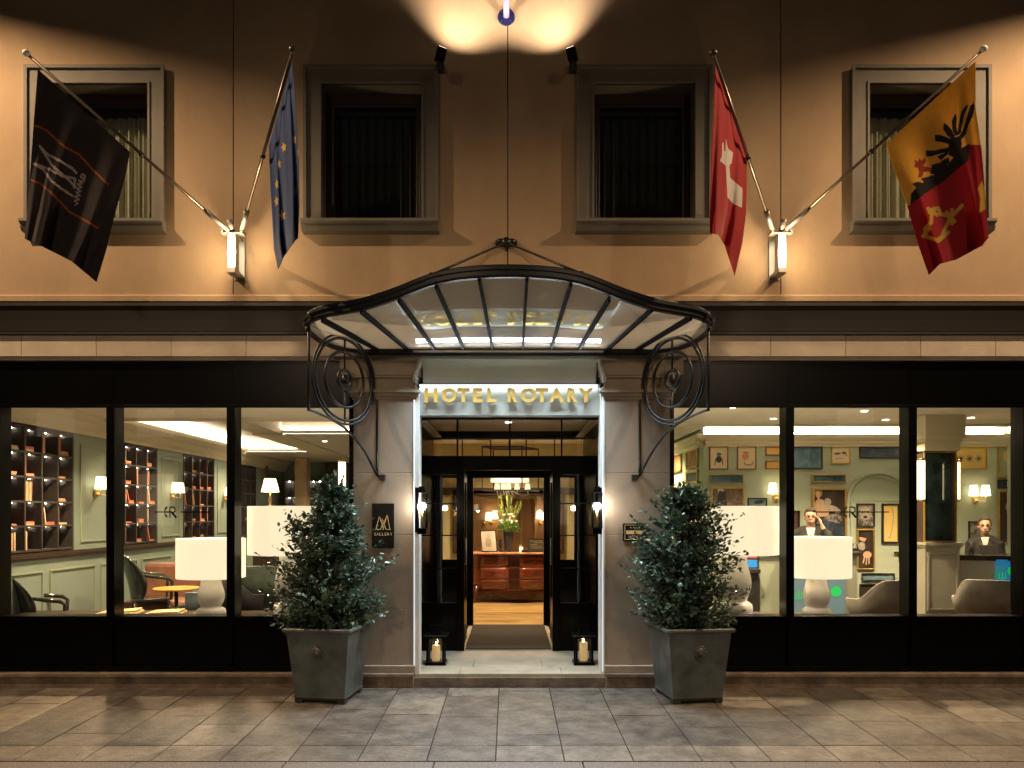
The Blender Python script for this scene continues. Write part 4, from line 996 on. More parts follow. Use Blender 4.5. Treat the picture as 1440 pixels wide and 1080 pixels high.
# ================================================================== PEOPLE
skinm = mat('skin', (.55,.33,.23), .5, var=.06, scale=20, spec=.4)
def remesh(mb, name, m, parent, vox=.008, smooth=2, label=None):
    o = mb.build('tmp_' + name, m, None, fix=True)
    r = o.modifiers.new('r', 'REMESH'); r.mode = 'VOXEL'; r.voxel_size = vox
    if smooth: s_ = o.modifiers.new('s', 'SMOOTH'); s_.iterations = smooth; s_.factor = .5
    dg = bpy.context.evaluated_depsgraph_get(); me = bpy.data.meshes.new_from_object(o.evaluated_get(dg))
    bpy.data.objects.remove(o); off = world_loc(parent)
    for v in me.vertices: v.co -= off
    for p in me.polygons: p.use_smooth = True
    me.name = name
    n = bpy.data.objects.new(name, me); col.objects.link(n); n.parent = parent
    if not me.materials: me.materials.append(m)
    if label: n['label'] = label
    return n
def person(px, pyeye, Y, label, h, hairm, suit, shirt, tie, phone, female):
    fz = FL; base = Vector((X(px,Y), Y, fz)); t = thing('person', label, 'person', base)
    ez = Z(pyeye, Y); H = ez - fz + .11          # total height from the eye line
    def P(x, y, z): return Vector((base.x+x, base.y+y, z))
    hz = ez                                      # head centre height
    sh = hz - .192; sw = .152 if female else .20
    hip = fz + (sh-fz)*.60; kn = fz + (sh-fz)*.33
    mb = MB()
    # head: cranium, face, jaw, nose, ears
    k = .95 if female else 1.0
    mb.ball(P(0,.012,hz+.02), (.074*k,.094*k,.098*k), 20); mb.ball(P(0,-.022,hz-.035), (.058*k,.068*k,.075*k), 18); mb.ball(P(0,-.04,hz-.085), (.034*k,.036,.028), 12)
    mb.tube([P(0,-.088,hz+.012), P(0,-.102,hz-.02), P(0,-.112,hz-.036)], [.009,.012,.014], 8); mb.ball(P(0,-.090,hz-.066), (.024,.012,.010), 10)
    for s in (-1, 1): mb.ball(P(s*.076*k,.01,hz-.012), (.011,.02,.032), 10); mb.ball(P(s*.03,-.082,hz+.022), (.022,.010,.008), 8)
    mb.tube([P(0,.01,hz-.05), P(0,.012,sh+.06), P(0,.01,sh)], [.052*k,.052*k,.075], 14)
    # trunk, arms, legs
    mb.ball(P(0,.01,sh-.17), (sw*.88,.115,.24), 20); mb.ball(P(0,.01,(sh+hip)/2-.03), (sw*.78,.105,.22), 18); mb.ball(P(0,.01,hip-.02), (sw*.86,.12,.14), 18)
    mb.tube([P(-sw*.95,.01,sh-.045), P(0,.01,sh-.01), P(sw*.95,.01,sh-.045)], [.055,.075,.055], 14)
    arms = []
    for s in (-1, 1):
        S0 = P(s*sw,.01,sh-.05)
        if phone and s > 0: E = P(s*(sw+.10),-.06,sh-.29); Wr = P(.135,-.10,hz-.11)
        else: E = P(s*(sw+.05),.0,sh-.32); Wr = P(s*(sw-.02),-.22,sh-.47)
        arms.append((S0, E, Wr)); mb.tube([S0, (S0+E)/2, E, (E+Wr)/2, Wr], [.052,.046,.038,.036,.024], 12)
        # hand: palm, four fingers, thumb
        if phone and s > 0: d = (P(.095,-.055,hz-.0) - Wr).normalized(); sd = Vector((.15,-.95,.1)).normalized()
        else: d = Vector((-s*.4,-.85,-.1)).normalized(); sd = Vector((1,0,0))
        nrm = d.cross(sd).normalized()
        pc = Wr + d*.045; mb.obox(pc, d*.045, sd*.036, nrm*.012)
        for q in range(4):
            b0 = Wr + d*.085 + sd*(-.027+.018*q); L_ = (.058,.068,.064,.05)[q]
            inw = (Vector((-1,0,0)) if phone and s > 0 else Vector((0,0,-1)))
            mb.tube([b0-d*.01, b0+d*L_*.5+inw*.008, b0+d*L_*.8+inw*.028], [.0085,.0078,.006], 8)
        mb.tube([Wr+d*.02-sd*.02, Wr+d*.045-sd*.045, Wr+d*.07-sd*.052], [.012,.010,.007], 8)
        mb.tube([P(s*.09,.01,hip), P(s*.10,.0,kn), P(s*.10,.02,fz+.08)], [.085,.055,.038], 12); mb.tube([P(s*.10,.04,fz+.035), P(s*.11,-.12,fz+.03)], [.036,.03], 10)
    body = remesh(mb, 'body', skinm, t, .0075, 2)
    # eyes, brows, lips
    mb = MB()
    for s in (-1, 1): mb.ball(P(s*.029,-.0835,hz+.004), (.011,.006,.006), 10)
    mb.build('eyes', mat('eye_dark', (.04,.03,.025), .2), body)
    mb = MB()
    for s in (-1, 1): mb.bar(P(s*.014,-.094,hz+.028), P(s*.046,-.082,hz+.027), .004, .007)
    mb.build('eyebrows', hairm, body)
    MB().ball(P(0,-.101,hz-.064), (.02,.004,.0065), 10).build('lips', mat('lips', (.42,.16,.13), .5), body)
    # hair
    mb = MB()
    mb.ball(P(0,.034,hz+.036), (.083*k,.092*k,.094*k), 20); mb.ball(P(0,-.02 if not female else .0,hz+.085), (.066*k,.055,.035), 14); mb.ball(P(0,.05,hz-.02), (.07,.06,.07), 12)
    if female:
        mb.ball(P(0,.115,hz+.03), (.05,.045,.05), 12)
        pass
    for s in (-1, 1): mb.ball(P(s*.07*k,.0,hz+.03), (.014,.03,.032), 8)
    remesh(mb, 'hair', hairm, t, .007, 1)
    # jacket
    mb = MB()
    mb.ball(P(0,.01,sh-.17), (sw*.88+.02,.135,.25), 20); mb.ball(P(0,.01,(sh+hip)/2-.03), (sw*.78+.028,.128,.24), 18); mb.ball(P(0,.01,hip-.05), (sw*.86+.02,.138,.16), 18)
    mb.tube([P(-sw*.97,.01,sh-.045), P(-sw*.4,.02,sh-.0), P(0,.03,sh+.0), P(sw*.4,.02,sh-.0), P(sw*.97,.01,sh-.045)], [.068,.078,.075,.078,.068], 14)
    for S0, E, Wr in arms: mb.tube([S0, (S0+E)/2, E, (E+Wr)/2, Wr+(E-Wr)*.12], [.068,.06,.05,.046,.038], 12); mb.ball(S0, (.075,.072,.072), 14)
    jk = remesh(mb, 'jacket', suit, t, .009, 2)
    def front(x, z, e): # point proud of the jacket front
        q = (x/(sw*.88+.02))**2 + ((z-(sh-.17))/.25)**2
        return P(x, .01 - .135*math.sqrt(max(0.02, 1-min(.98,q))) - e - .012, z)
    # shirt wedge, lapels, tie
    mb = MB(); rows = 8; wd = .055 if not female else .045; dep = .26 if not female else .2
    vs = []
    for i in range(rows+1):
        z = sh+.05 - (dep)*i/rows; w = wd*(1-i/rows)+.002
        for x in (-w, 0, w): vs.append(front(x, z, .014) if i > 2 else P(x, -.064-.022*i-(.012 if x==0 else 0), z))
    mb.add(vs, [(i*3+j, i*3+j+1, (i+1)*3+j+1, (i+1)*3+j) for i in range(rows) for j in range(2)], 0, True)
    mb.build('shirt', shirt, t, fix=False)
    MB().tube([P(.05*math.cos(a), .005+.052*math.sin(a)*1.1, sh+.035+.008*math.sin(a)) for a in [2*math.pi*i/16 for i in range(16)]], .011, 8, closed=True).build('collar', shirt if not female else suit, t)
    for s in (-1, 1):
        vs = []
        for i in range(rows+1):
            z = sh+.02 - dep*i/rows; w = wd*(1-i/rows)+.002
            a = front(s*w, z, .014) if i > 1 else P(s*w, -.058-.02*i, z); b_ = front(s*(w+.035*math.sin(math.pi*min(1,(i+1)/rows))), z, .018) if i > 1 else P(s*(w+.03), -.045-.02*i, z)
            vs += [a, b_]
        MB().add(vs, [(2*i,2*i+1,2*i+3,2*i+2) for i in range(rows)], 0, True).build('lapel', suit, jk, fix=False)
    if tie:
        vs = []
        for i in range(rows+1):
            z = sh+.015 - dep*i/rows; w = .014+.012*min(1, i/4) if i else .016
            for x in (-w, w): vs.append(front(x, z, .020) if i > 1 else P(x, -.080-.02*i, z))
        MB().add(vs, [(2*i,2*i+1,2*i+3,2*i+2) for i in range(rows)], 0, True).build('tie', tie, t, fix=False)
    ang = -math.atan2(base.x, 7+Y)*.95; t.rotation_euler.z = ang
    t['pivot'] = 1; del t['pivot']
    def turn(o): o.matrix_world = Matrix.Translation(base) @ Matrix.Rotation(ang, 4, 'Z') @ Matrix.Translation(-base); return o
    return t, P, hz, sh, turn
suitg = mat('grey_green_suit', (.022,.024,.021), .8, var=.15, scale=30); blkj = mat('black_jacket', (.010,.009,.009), .75, var=.15, scale=30)
wsh = mat('white_shirt', (.42,.41,.39), .7, var=.04)
t, P, hz, sh, turn = person(1140, 727, 3.05, 'man in a grey suit and pink tie holding a phone to his ear', 1.75, mat('dark_hair', (.02,.014,.01), .5, var=.3, scale=60), suitg, wsh, mat('pink_grey_tie', (.16,.09,.085), .6, var=.1), True, False)
mb = MB()
for s in (-1, 1): mb.tube([P(s*.03+.024*math.cos(a), -.104, hz+.004+.017*math.sin(a)) for a in [2*math.pi*i/16 for i in range(16)]], .0022, 6, closed=True); mb.tube([P(s*.054,-.103,hz+.008), P(s*.078,.0,hz+.0)], .002, 6)
mb.tube([P(-.006,-.106,hz+.006), P(.006,-.106,hz+.006)], .002, 6)
tag(turn(mb.build('glasses', M['charcoal'])), 'thin dark framed glasses worn by the man on the phone', 'glasses')
tag(turn(MB().bar(P(.088,.0,hz+.01), P(.088,-.07,hz-.095), .03, .018).ball(P(.086,.0,hz+.005), (.016,.02,.02), 10).ball(P(.084,-.072,hz-.092), (.014,.02,.016), 10).build('telephone_receiver', M['charcoal'], bevel=.004)), 'dark phone receiver held to the man\'s ear', 'telephone')
t, P, hz, sh, turn = person(1385, 740, 2.95, 'woman with pulled back brown hair in a black jacket and white blouse at the desk', 1.6, mat('brown_hair', (.055,.024,.012), .45, var=.3, scale=60), blkj, wsh, None, False, True)
MB().obox(P(.095,-.150,sh-.115), (.03,.006,0), (0,.003,0), (0,0,.009)).build('name_badge', M['white'], t)

# ================================================================== LOBBY THINGS
Ym = 5.5; cm = Vector((X(723,Ym), Ym+.25, FL))
maho = mat('mahogany', (.16,.035,.018), .16, var=.35, scale=5, stretch=(1,1,4), coat=.5); maho2 = mat('dark_mahogany', (.06,.018,.012), .25, var=.3, scale=6)
t = thing('chest_of_drawers', 'red mahogany bombe commode with brass mounts and a marble top in the lobby', 'chest of drawers', cm)
w = .66; zt = Z(777,Ym); z0 = FL
mb = MB(); n = 22; vs = []
for i in range(n+1):
    f = i/n; z = z0+.18 + (zt-.03-z0-.18)*f; b_ = .045*math.sin(math.pi*f**.8)+.01*math.sin(2*math.pi*f)
    m_ = 16
    for j in range(m_+1):
        u = -1+2*j/m_; vs.append((cm.x+u*(w+b_*.8), Ym+.06-b_*1.2-.04*(1-u*u), z))
    vs += [(cm.x+w+b_*.8, Ym+.5, z), (cm.x-w-b_*.8, Ym+.5, z)]
k = 19; mb.add(vs, [(i*k+j, i*k+(j+1) % k, (i+1)*k+(j+1) % k, (i+1)*k+j) for i in range(n) for j in range(k)], 0, True)
mb.poly(vs[:k]); mb.poly(vs[-k:])
mb.build('body', maho, t)
MB().box(cm.x-w-.06, cm.x+w+.06, Ym-.05, Ym+.52, zt-.03, zt).build('marble_top', mat('pink_marble', (.60,.33,.2), .2, var=.35, scale=14), t, bevel=.01)
def fy(z, u=0):
    f = (z-z0-.18)/(zt-.03-z0-.18); b_ = .045*math.sin(math.pi*max(0,f)**.8)+.01*math.sin(2*math.pi*f); return Ym+.06-b_*1.2-.04*(1-u*u)
zz = [z0+.22, z0+.40, z0+.60, zt-.06]
for i in range(3):
    a, b_ = zz[i]+.008, zz[i+1]-.008
    for xa_, xb_ in ((-.56,-.10),(.10,.56)) if i != 1 else ((-.56,-.10),(.10,.56)):
        mb = MB(); vs = []; 
        for r_ in range(5):
            z = a+(b_-a)*r_/4
            for c_ in range(7): x = xa_+(xb_-xa_)*c_/6; vs.append((cm.x+x, fy(z, x/w)-.010, z))
        fs = [(r_*7+c_, r_*7+c_+1, (r_+1)*7+c_+1, (r_+1)*7+c_) for r_ in range(4) for c_ in range(6)]
        mb.add(vs, fs, 0, True); d = mb.build('drawer', maho, t, fix=False)
        sm = d.modifiers.new('thick', 'SOLIDIFY'); sm.thickness = .012; sm.offset = 1
        zc_ = (a+b_)/2; mb = MB()
        hx_ = (xa_+xb_)/2
        mb.tube([(cm.x+hx_+.055*math.cos(q), fy(zc_, hx_/w)-.022, zc_+.026*math.sin(q)) for q in [2*math.pi*g_/14 for g_ in range(14)]], .0055, 6, closed=True); mb.ball((cm.x+hx_, fy(zc_,hx_/w)-.016, zc_), (.02,.01,.02), 10)
        mb.build('drawer_pull', mat('old_brass', (.10,.06,.025), .4, metal=.8), d)
    mb = MB(); mb.box(cm.x-.085, cm.x+.085, fy((a+b_)/2)-.016, fy((a+b_)/2)+.02, a, b_); mb.build('inlay', maho2, t, bevel=.006)
for s in (-1, 1):
    MB().tube([(cm.x+s*(w-.03), Ym+.02, z0+.28), (cm.x+s*(w-.0), Ym-.01, z0+.12), (cm.x+s*(w+.03), Ym-.03, z0)], [.07,.04,.025], 10).build('leg', maho2, t)
mb = MB(); mb.slab([(cm.x+u, Ym+.0, z) for u, z in [(-.62,z0+.2),(-.6,z0+.12),(-.45,z0+.17),(-.25,z0+.13),(-.1,z0+.06),(.1,z0+.06),(.25,z0+.13),(.45,z0+.17),(.6,z0+.12),(.62,z0+.2)]], (0,.05,0)); mb.build('apron', maho2, t)
# vase + flowers
Yv = 5.72
cv = Vector((X(715,Yv), Yv, zt+.001)); hv = Z(747,Yv)-cv.z
v = tag(MB().lathe(cv, [(.045,0),(.052,.01),(.09,hv*.9),(.094,hv)], 24, cap=True).build('vase', mat('slate_blue_vase', (.03,.035,.055), .45)), 'tapered slate blue vase standing on the commode', 'vase')
fl = thing('flower_arrangement', 'tall arrangement of white blooms, green foliage and upright grasses in the slate vase', 'flowers', cv+Vector((0,0,hv)))
grm = mat('bouquet_green', (.10,.22,.04), .5, var=.5, scale=30, transl=.25); lim = mat('lime_stem', (.32,.42,.10), .5, var=.3, scale=30, transl=.2); whp = mat('white_petal', (.75,.72,.58), .5, transl=.3)
c0 = cv+Vector((0,0,hv))
for k_ in range(26):
    a = rnd.uniform(-1,1); ht = rnd.uniform(.38,.78)*(1-.25*abs(a)); bx = a*.26; by = rnd.uniform(-.12,.12)
    mb = MB(); pts = [c0+Vector((bx*.15,by*.2,-.08)), c0+Vector((bx*.5,by*.6,ht*.45)), c0+Vector((bx*.9,by,ht))]
    mb.tube(pts, [.004,.0035,.002], 5)
    for q in range(26):
        f = .35+.65*q/26; p = pts[1].lerp(pts[2], (f-.35)/.65) if f > .5 else pts[0].lerp(pts[1], f*1.6)
        th = rnd.uniform(0,6.28); dd = Vector((math.cos(th),math.sin(th),.9))*.022; e = Vector((-math.sin(th),math.cos(th),0))*.006
        mb.add([p, p+dd*.5+e, p+dd, p+dd*.5-e], [(0,1,2,3)])
    mb.build('grass_stem', lim, fl, fix=False)
mb = MB()
for q in range(1500):
    th, ph, rr_ = rnd.uniform(0,6.28), rnd.uniform(-.35,1.4), rnd.uniform(.6,1)
    p = c0+Vector((.19*rr_*math.cos(th)*math.cos(ph), .17*rr_*math.sin(th)*math.cos(ph), .05+.17*rr_*math.sin(ph)))
    dd = Vector((rnd.gauss(0,1),rnd.gauss(0,1),rnd.gauss(0,1))).normalized(); e = dd.cross(Vector((rnd.gauss(0,1),rnd.gauss(0,1),1))).normalized()*.008; dd = dd*.03
    mb.add([p, p+dd*.5+e, p+dd, p+dd*.5-e], [(0,1,2,3)])
mb.build('foliage', grm, fl, fix=False)
for q in range(20):
    th = rnd.uniform(0,6.28); p = c0+Vector((.15*math.cos(th)*rnd.uniform(.2,1), -.10+.05*math.sin(th), rnd.uniform(.12,.32)))
    mb = MB()
    for j in range(7):
        a = 2*math.pi*j/7; d_ = Vector((math.cos(a),-.5,math.sin(a)))*.022; e = Vector((-math.sin(a),0,math.cos(a)))*.011
        mb.add([p, p+d_*.6+e, p+d_, p+d_*.6-e], [(0,1,2,3)])
    mb.build('bloom', whp, fl, fix=False)
# menu board, dark board, glass candle, figurine
bk_ = thing('menu_stand', 'white printed notice in a thin black frame leaning on the commode left of the vase', 'notice', (X(686,5.62),5.62,zt))
pts = lambda a,b_,c_,d_,Y_: [W(*a,Y_), W(*b_,Y_), W(*c_,Y_), W(*d_,Y_)]
q = pts((675,746),(697,745),(699.5,775.5),(677.5,776),5.62); q[3].z = q[2].z = zt+.002
mb = MB(); mb.slab(q, (0,.015,0)); mb.build('frame', M['charcoal'], bk_)
def inset(q, f): c_ = sum(q, Vector())/4; return [c_+(p-c_)*f for p in q]
mb = MB(); mb.slab([p-Vector((0,.002,0)) for p in inset(q,.9)], (0,.001,0)); mb.build('paper', mat('notice_paper', (.72,.66,.55), .6), bk_)
mb = MB(); c_ = sum(q, Vector())/4
mb.tube([c_+Vector((.022*math.cos(a)-.005,-.004,.10+.022*math.sin(a))) for a in [2*math.pi*i/14 for i in range(14)]], .0025, 5, closed=True)
for i in range(9): mb.box(c_.x-.055+.02*(i%3==2), c_.x+.055-.012*(i%2), c_.y-.0045, c_.y-.003, .05+c_.z-.018*i, .053+c_.z-.018*i)
mb.build('print', mat('notice_ink', (.25,.24,.2), .7), bk_)
bd = thing('sign_board', 'dark framed board with thin cream lettering on the right end of the commode', 'board', (X(755,5.62),5.62,zt))
x0,x1,z1_ = X(742,5.62), X(769,5.62), Z(757,5.62)
mb = MB(); rect_frame(mb, x0, x1, zt+.001, z1_, 5.60, 5.62, .012); mb.build('frame', M['darkwood'], bd)
MB().box(x0+.01, x1-.01, 5.608, 5.615, zt+.01, z1_-.01).build('panel', mat('board_dark', (.05,.045,.035), .5), bd)
mb = MB()
for i, (a, b_) in enumerate(((.06,.80),(.3,.9),(.1,.5),(.15,.75),(.1,.85))): mb.box(x0+.02+(x1-x0-.04)*a, x0+.02+(x1-x0-.04)*b_, 5.605, 5.6075, z1_-.045-.03*i, z1_-.041-.03*i)
mb.build('lettering', mat('board_cream', (.6,.5,.32), .6), bd)
cg = Vector((X(733,5.7),5.7,zt+.001)); t = thing('glass_hurricane_lamp', 'clear glass candle holder glowing beside the vase', 'candle holder', cg)
MB().lathe(cg, [(.05,0),(.075,.06),(.08,.14),(.055,.22),(.05,.25)], 20, cap=False).build('glass', M['glass2'], t)
tag(MB().cyl(cg+Vector((0,0,.003)), cg+Vector((0,0,.08)), .028).build('candle', emit('candle_glow', (1,.6,.25), 3.5)), 'lit candle inside the glass holder beside the vase', 'candle')
tag(MB().lathe((X(704,5.75),5.75,zt+.001), [(.035,0),(.035,.03),(.015,.05),(.03,.10),(.035,.14),(.015,.16),(.022,.19),(.0,.215)], 14).build('figurine', M['charcoal']), 'small dark figurine between the notice and the vase', 'figurine')
tag(MB().box(X(733,5.56),X(742,5.56),5.5,5.6,zt+.001,zt+.045).build('card_box', M['darkwood'], bevel=.004), 'small dark box in front of the candle holder', 'box')
# lobby chandelier
Yl = 4.6; t = thing('chandelier', 'rectangular bronze framed chandelier with a cream drum shade over the lobby', 'chandelier', (X(713,Yl),Yl,Z(627,Yl)))
x0,x1,x2,x3 = X(678,Yl),X(734,Yl),X(692,Yl),X(757,Yl); za,zb_ = Z(690,Yl), Z(630,Yl); mb = MB(); r_ = .010
y0_, y1_ = Yl-.25, Yl+.25
for x in (X(678,y0_), X(734,y0_)): mb.box(x-r_, x+r_, y0_-r_, y0_+r_, za, zb_)
for x in (X(694,y1_), X(757,y1_)): mb.box(x-r_, x+r_, y1_-r_, y1_+r_, za, zb_)
for z in (za, zb_):
    mb.bar((X(678,y0_),y0_,z),(X(734,y0_),y0_,z),.02,.02); mb.bar((X(694,y1_),y1_,z),(X(757,y1_),y1_,z),.02,.02); mb.bar((X(678,y0_),y0_,z),(X(694,y1_),y1_,z),.02,.02); mb.bar((X(734,y0_),y0_,z),(X(757,y1_),y1_,z),.02,.02)
mb.bar((X(716,Yl),Yl,zb_),(X(716,Yl),Yl,2.84),.02,.02); mb.bar((X(686,Yl),Yl,zb_),(X(746,Yl),Yl,zb_),.015,.015)
mb.build('frame', M['darkred'], t)
MB().lathe((X(717,Yl),Yl,Z(678,Yl)), [(.30,0),(.30,Z(650,Yl)-Z(678,Yl))], 32, cap=False).build('shade', M['shade'], t)
for k_, px in enumerate((699,708,715,727,742)):
    MB().lathe((X(px,Yl),Yl,Z(690,Yl)), [(.045,.02),(.03,.11)], 12, cap=False).build('small_shade', M['shade'], t)
    MB().tube([(X(px,Yl),Yl,Z(690,Yl)),(X(px,Yl)+.01,Yl,Z(696,Yl)),(X(715,Yl)*.3+X(px,Yl)*.7,Yl,Z(698,Yl)),(X(716,Yl),Yl,Z(688,Yl))], .005, 6).build('arm', M['white'], t)
# ================================================================== SIGN
t = thing('hotel_sign', 'gold raised letters HOTEL ROTARY on the pale lintel over the entrance', 'sign', (0,.03,Z(566)))
gl = mat('brushed_gold_letter', (.70,.48,.13), .38, metal=.6, var=.1, scale=30)
for ch, a, b_ in (('H',597,615.5),('O',620.5,642.5),('T',643,660.5),('E',665,678.5),('L',685,698.5),('R',713.5,728.5),('O',732,754.5),('T',753,771),('A',772,793),('R',797.5,812),('Y',812.5,835)):
    glyph(ch, X(a,-.01), X(b_,-.01), Z(566,-.01), Z(545.5,-.01), .0, .035, gl, t, off=.045)
# ================================================================== CANOPY
cy = thing('entrance_canopy', 'black iron canopy with milky glass and a swept bow shaped front edge over the entrance', 'canopy', (0,0,Z(495)))
def catmull(P_, n=8, closed=False):
    out = []
    k = len(P_)
    for i in range(k-1):
        p0 = P_[max(i-1,0)]; p1 = P_[i]; p2 = P_[i+1]; p3 = P_[min(i+2,k-1)]
        for j in range(n):
            u = j/n; out.append(.5*((2*p1)+(-p0+p2)*u+(2*p0-5*p1+4*p2-p3)*u*u+(-p0+3*p1-3*p2+p3)*u**3))
    out.append(P_[-1]); return out
def fr(px, py): u = (px-715)/282; return W(px, py, -(.80+.45*(1-min(1,u*u))))
left = [W(520,493,-.03), W(480,488,-.12), W(452,477,-.30), W(437,465,-.52), fr(432,455), fr(440,446.5), fr(456,440.5), fr(480,436), fr(508,431), fr(535,423), fr(561,414), fr(587,403.5), fr(613,394.5), fr(643,388.5), fr(674,385.5), fr(695,384.5)]
right = [Vector((-p.x, p.y, p.z)) for p in left][::-1]
rail = catmull(left + [fr(715,384.2)] + right, 5)
mb = MB()
def sweep(mb, path, sec, mi=0):
    vs = []; k = len(sec)
    for i, p in enumerate(path):
        d = (path[min(i+1,len(path)-1)]-path[max(i-1,0)]); d.z = 0; d.normalize(); nrm = Vector((d.y,-d.x,0))   # outward
        for a, z in sec: vs.append(p + nrm*a + Vector((0,0,z)))
    mb.add(vs, [(i*k+j, (i+1)*k+j, (i+1)*k+(j+1) % k, i*k+(j+1) % k) for i in range(len(path)-1) for j in range(k)], mi)
    mb.poly(vs[:k], mi); mb.poly(vs[-k:][::-1], mi)
sweep(mb, rail, [(-.02,-.035),(.02,-.035),(.028,-.02),(.028,.012),(.045,.018),(.045,.034),(.03,.038),(.03,.05),(-.02,.05)])
mb.tube([p+Vector((0,0,.058)) for p in rail], .011, 8)
mb.box(-1.30, 1.30, -.06, -.0285, Z(501), Z(488)); mb.box(-1.32, 1.32, -.075, -.06, Z(499), Z(496.5))
mb.build('canopy_frame', M['blkmetal'], cy)
# glass: ruled between the wall rail and the front rail
gm = bpy.data.materials.new('milky_canopy_glass'); gm.use_nodes = True; nt = gm.node_tree; N = nt.nodes; L = nt.links; N.remove(N['Principled BSDF'])
tp = N.new('ShaderNodeBsdfTransparent'); tp.inputs[0].default_value = (.85,.87,.86,1)
df = N.new('ShaderNodeBsdfTranslucent'); df.inputs[0].default_value = (.92,.92,.88,1); dd = N.new('ShaderNodeBsdfDiffuse'); dd.inputs[0].default_value = (.92,.90,.80,1)
gz = N.new('ShaderNodeBsdfGlossy'); gz.inputs['Roughness'].default_value = .015
m1 = N.new('ShaderNodeMixShader'); m1.inputs[0].default_value = .5; L.new(df.outputs[0], m1.inputs[1]); L.new(dd.outputs[0], m1.inputs[2])
m2 = N.new('ShaderNodeMixShader'); m2.inputs[0].default_value = .95; L.new(tp.outputs[0], m2.inputs[1]); L.new(m1.outputs[0], m2.inputs[2])
m3 = N.new('ShaderNodeMixShader'); m3.inputs[0].default_value = .42; L.new(m2.outputs[0], m3.inputs[1]); L.new(gz.outputs[0], m3.inputs[2]); L.new(m3.outputs[0], N['Material Output'].inputs[0])
vs = []; kk = 8
fxm = max(abs(p.x) for p in rail); zr = Z(493)
for p in rail:
    r0 = Vector((max(-1.28, min(1.28, p.x*.76)), -.03, zr))
    for j in range(kk+1): vs.append(r0.lerp(p - Vector((0,0,.01)), j/kk))
mb = MB(); mb.add(vs, [(i*(kk+1)+j, (i+1)*(kk+1)+j, (i+1)*(kk+1)+j+1, i*(kk+1)+j+1) for i in range(len(rail)-1) for j in range(kk)], 0, True)
mb.build('canopy_glass', gm, cy, fix=False)
for (ft, rx) in (((453,446),533),((508,434),575),((561,418),613),((613,398),653),((674,388.5),693),((741,388),735),((803,396),774),((857,417),813),((917,431),852),((972,443),893)):
    a = fr(*ft); b_ = W(rx, 491, -.03); MB().bar(a-Vector((0,0,.02)), b_-Vector((0,0,.01)), .022, .045).build('glazing_bar', mat('matt_black_bar', (.006,.008,.012), .7, spec=.15), cy)
# anchor plate and tie rods
anc = W(712, 341, -.03)
mb = MB(); mb.ball(anc, (.05,.035,.05), 12)
for s in (-1, 1): mb.ball(anc+Vector((s*.055,0,.008)), (.038,.03,.03), 10); mb.ball(anc+Vector((s*.085,0,-.0)), (.022,.02,.02), 8)
mb.obox(anc+Vector((0,.02,0)), (.1,0,0), (0,.008,0), (0,0,.03)); mb.build('wall_anchor', M['blkmetal'], cy)
for px, py in ((606,396),(818,394)):
    e = fr(px,py)+Vector((0,0,.05)); mb = MB(); mb.tube([anc, e], .010, 8); mb.ball(e, .022, 10); mb.ball(anc.lerp(e,.08), .018, 8); mb.build('tie_rod', M['blkmetal'], cy)
# scroll brackets
for s in (-1, 1):
    A = Vector((s*1.232, 0, 0)); Bp = Vector((s*1.672, -.75, 0))
    def Q(tt, z): p = A.lerp(Bp, tt); return Vector((p.x, p.y, z))
    mb = MB(); zc = 2.806; L_ = (Bp-A).length
    r_ = .012
    mb.tube([Q(1, Z(457,-.75)), Q(1, Z(576,-.75))], r_, 8); mb.tube([Q(0, Z(490)), Q(0, Z(668))], r_, 8)
    zz = lambda tt, py: 1.62+(HY-py)/S(-.75*tt)
    def tof(px):  # invert px -> t on the left bracket
        lo, hi = -.2, 1.2
        for _ in range(40):
            m_ = (lo+hi)/2; x = -1.232-.44*m_; q = HX + x*S(-.75*m_)
            if q > px: lo = m_
            else: hi = m_
        return lo
    path = [(433,576),(445,580),(464,588.5),(481,599),(495,612),(506,626),(516,641),(524,656),(531,669)]
    cpts = catmull([Q(tof(px), zz(tof(px), py)) for px, py in path], 4)
    mb.tube(cpts, r_, 8)
    def ringc(rad, w): mb.tube([Q(.5 + rad*math.cos(2*math.pi*i/56)/L_, zc + rad*math.sin(2*math.pi*i/56)) for i in range(56)], w, 8, closed=True)
    ringc(.395, .011); ringc(.362, .013); ringc(.245, .013); ringc(.085, .015)
    mb.tube([Q(.5, zc+.395), Q(.5, zc+.085)], .009, 8); mb.tube([Q(.5, zc-.085), Q(.5, zc-.395)], .009, 8)
    mb.ball(Q(.5, zc), (.035,.03,.05), 12)
    lug = Vector((s*(715-538)/150, .0, Z(672))); mb.obox(lug+Vector((0,-.012,0)), (.026,0,0), (0,.03,0), (0,0,.026)); mb.tube([cpts[-1], lug-Vector((0,.02,0))], r_, 8)
    mb.build('scroll_bracket', M['blkmetal'], cy)
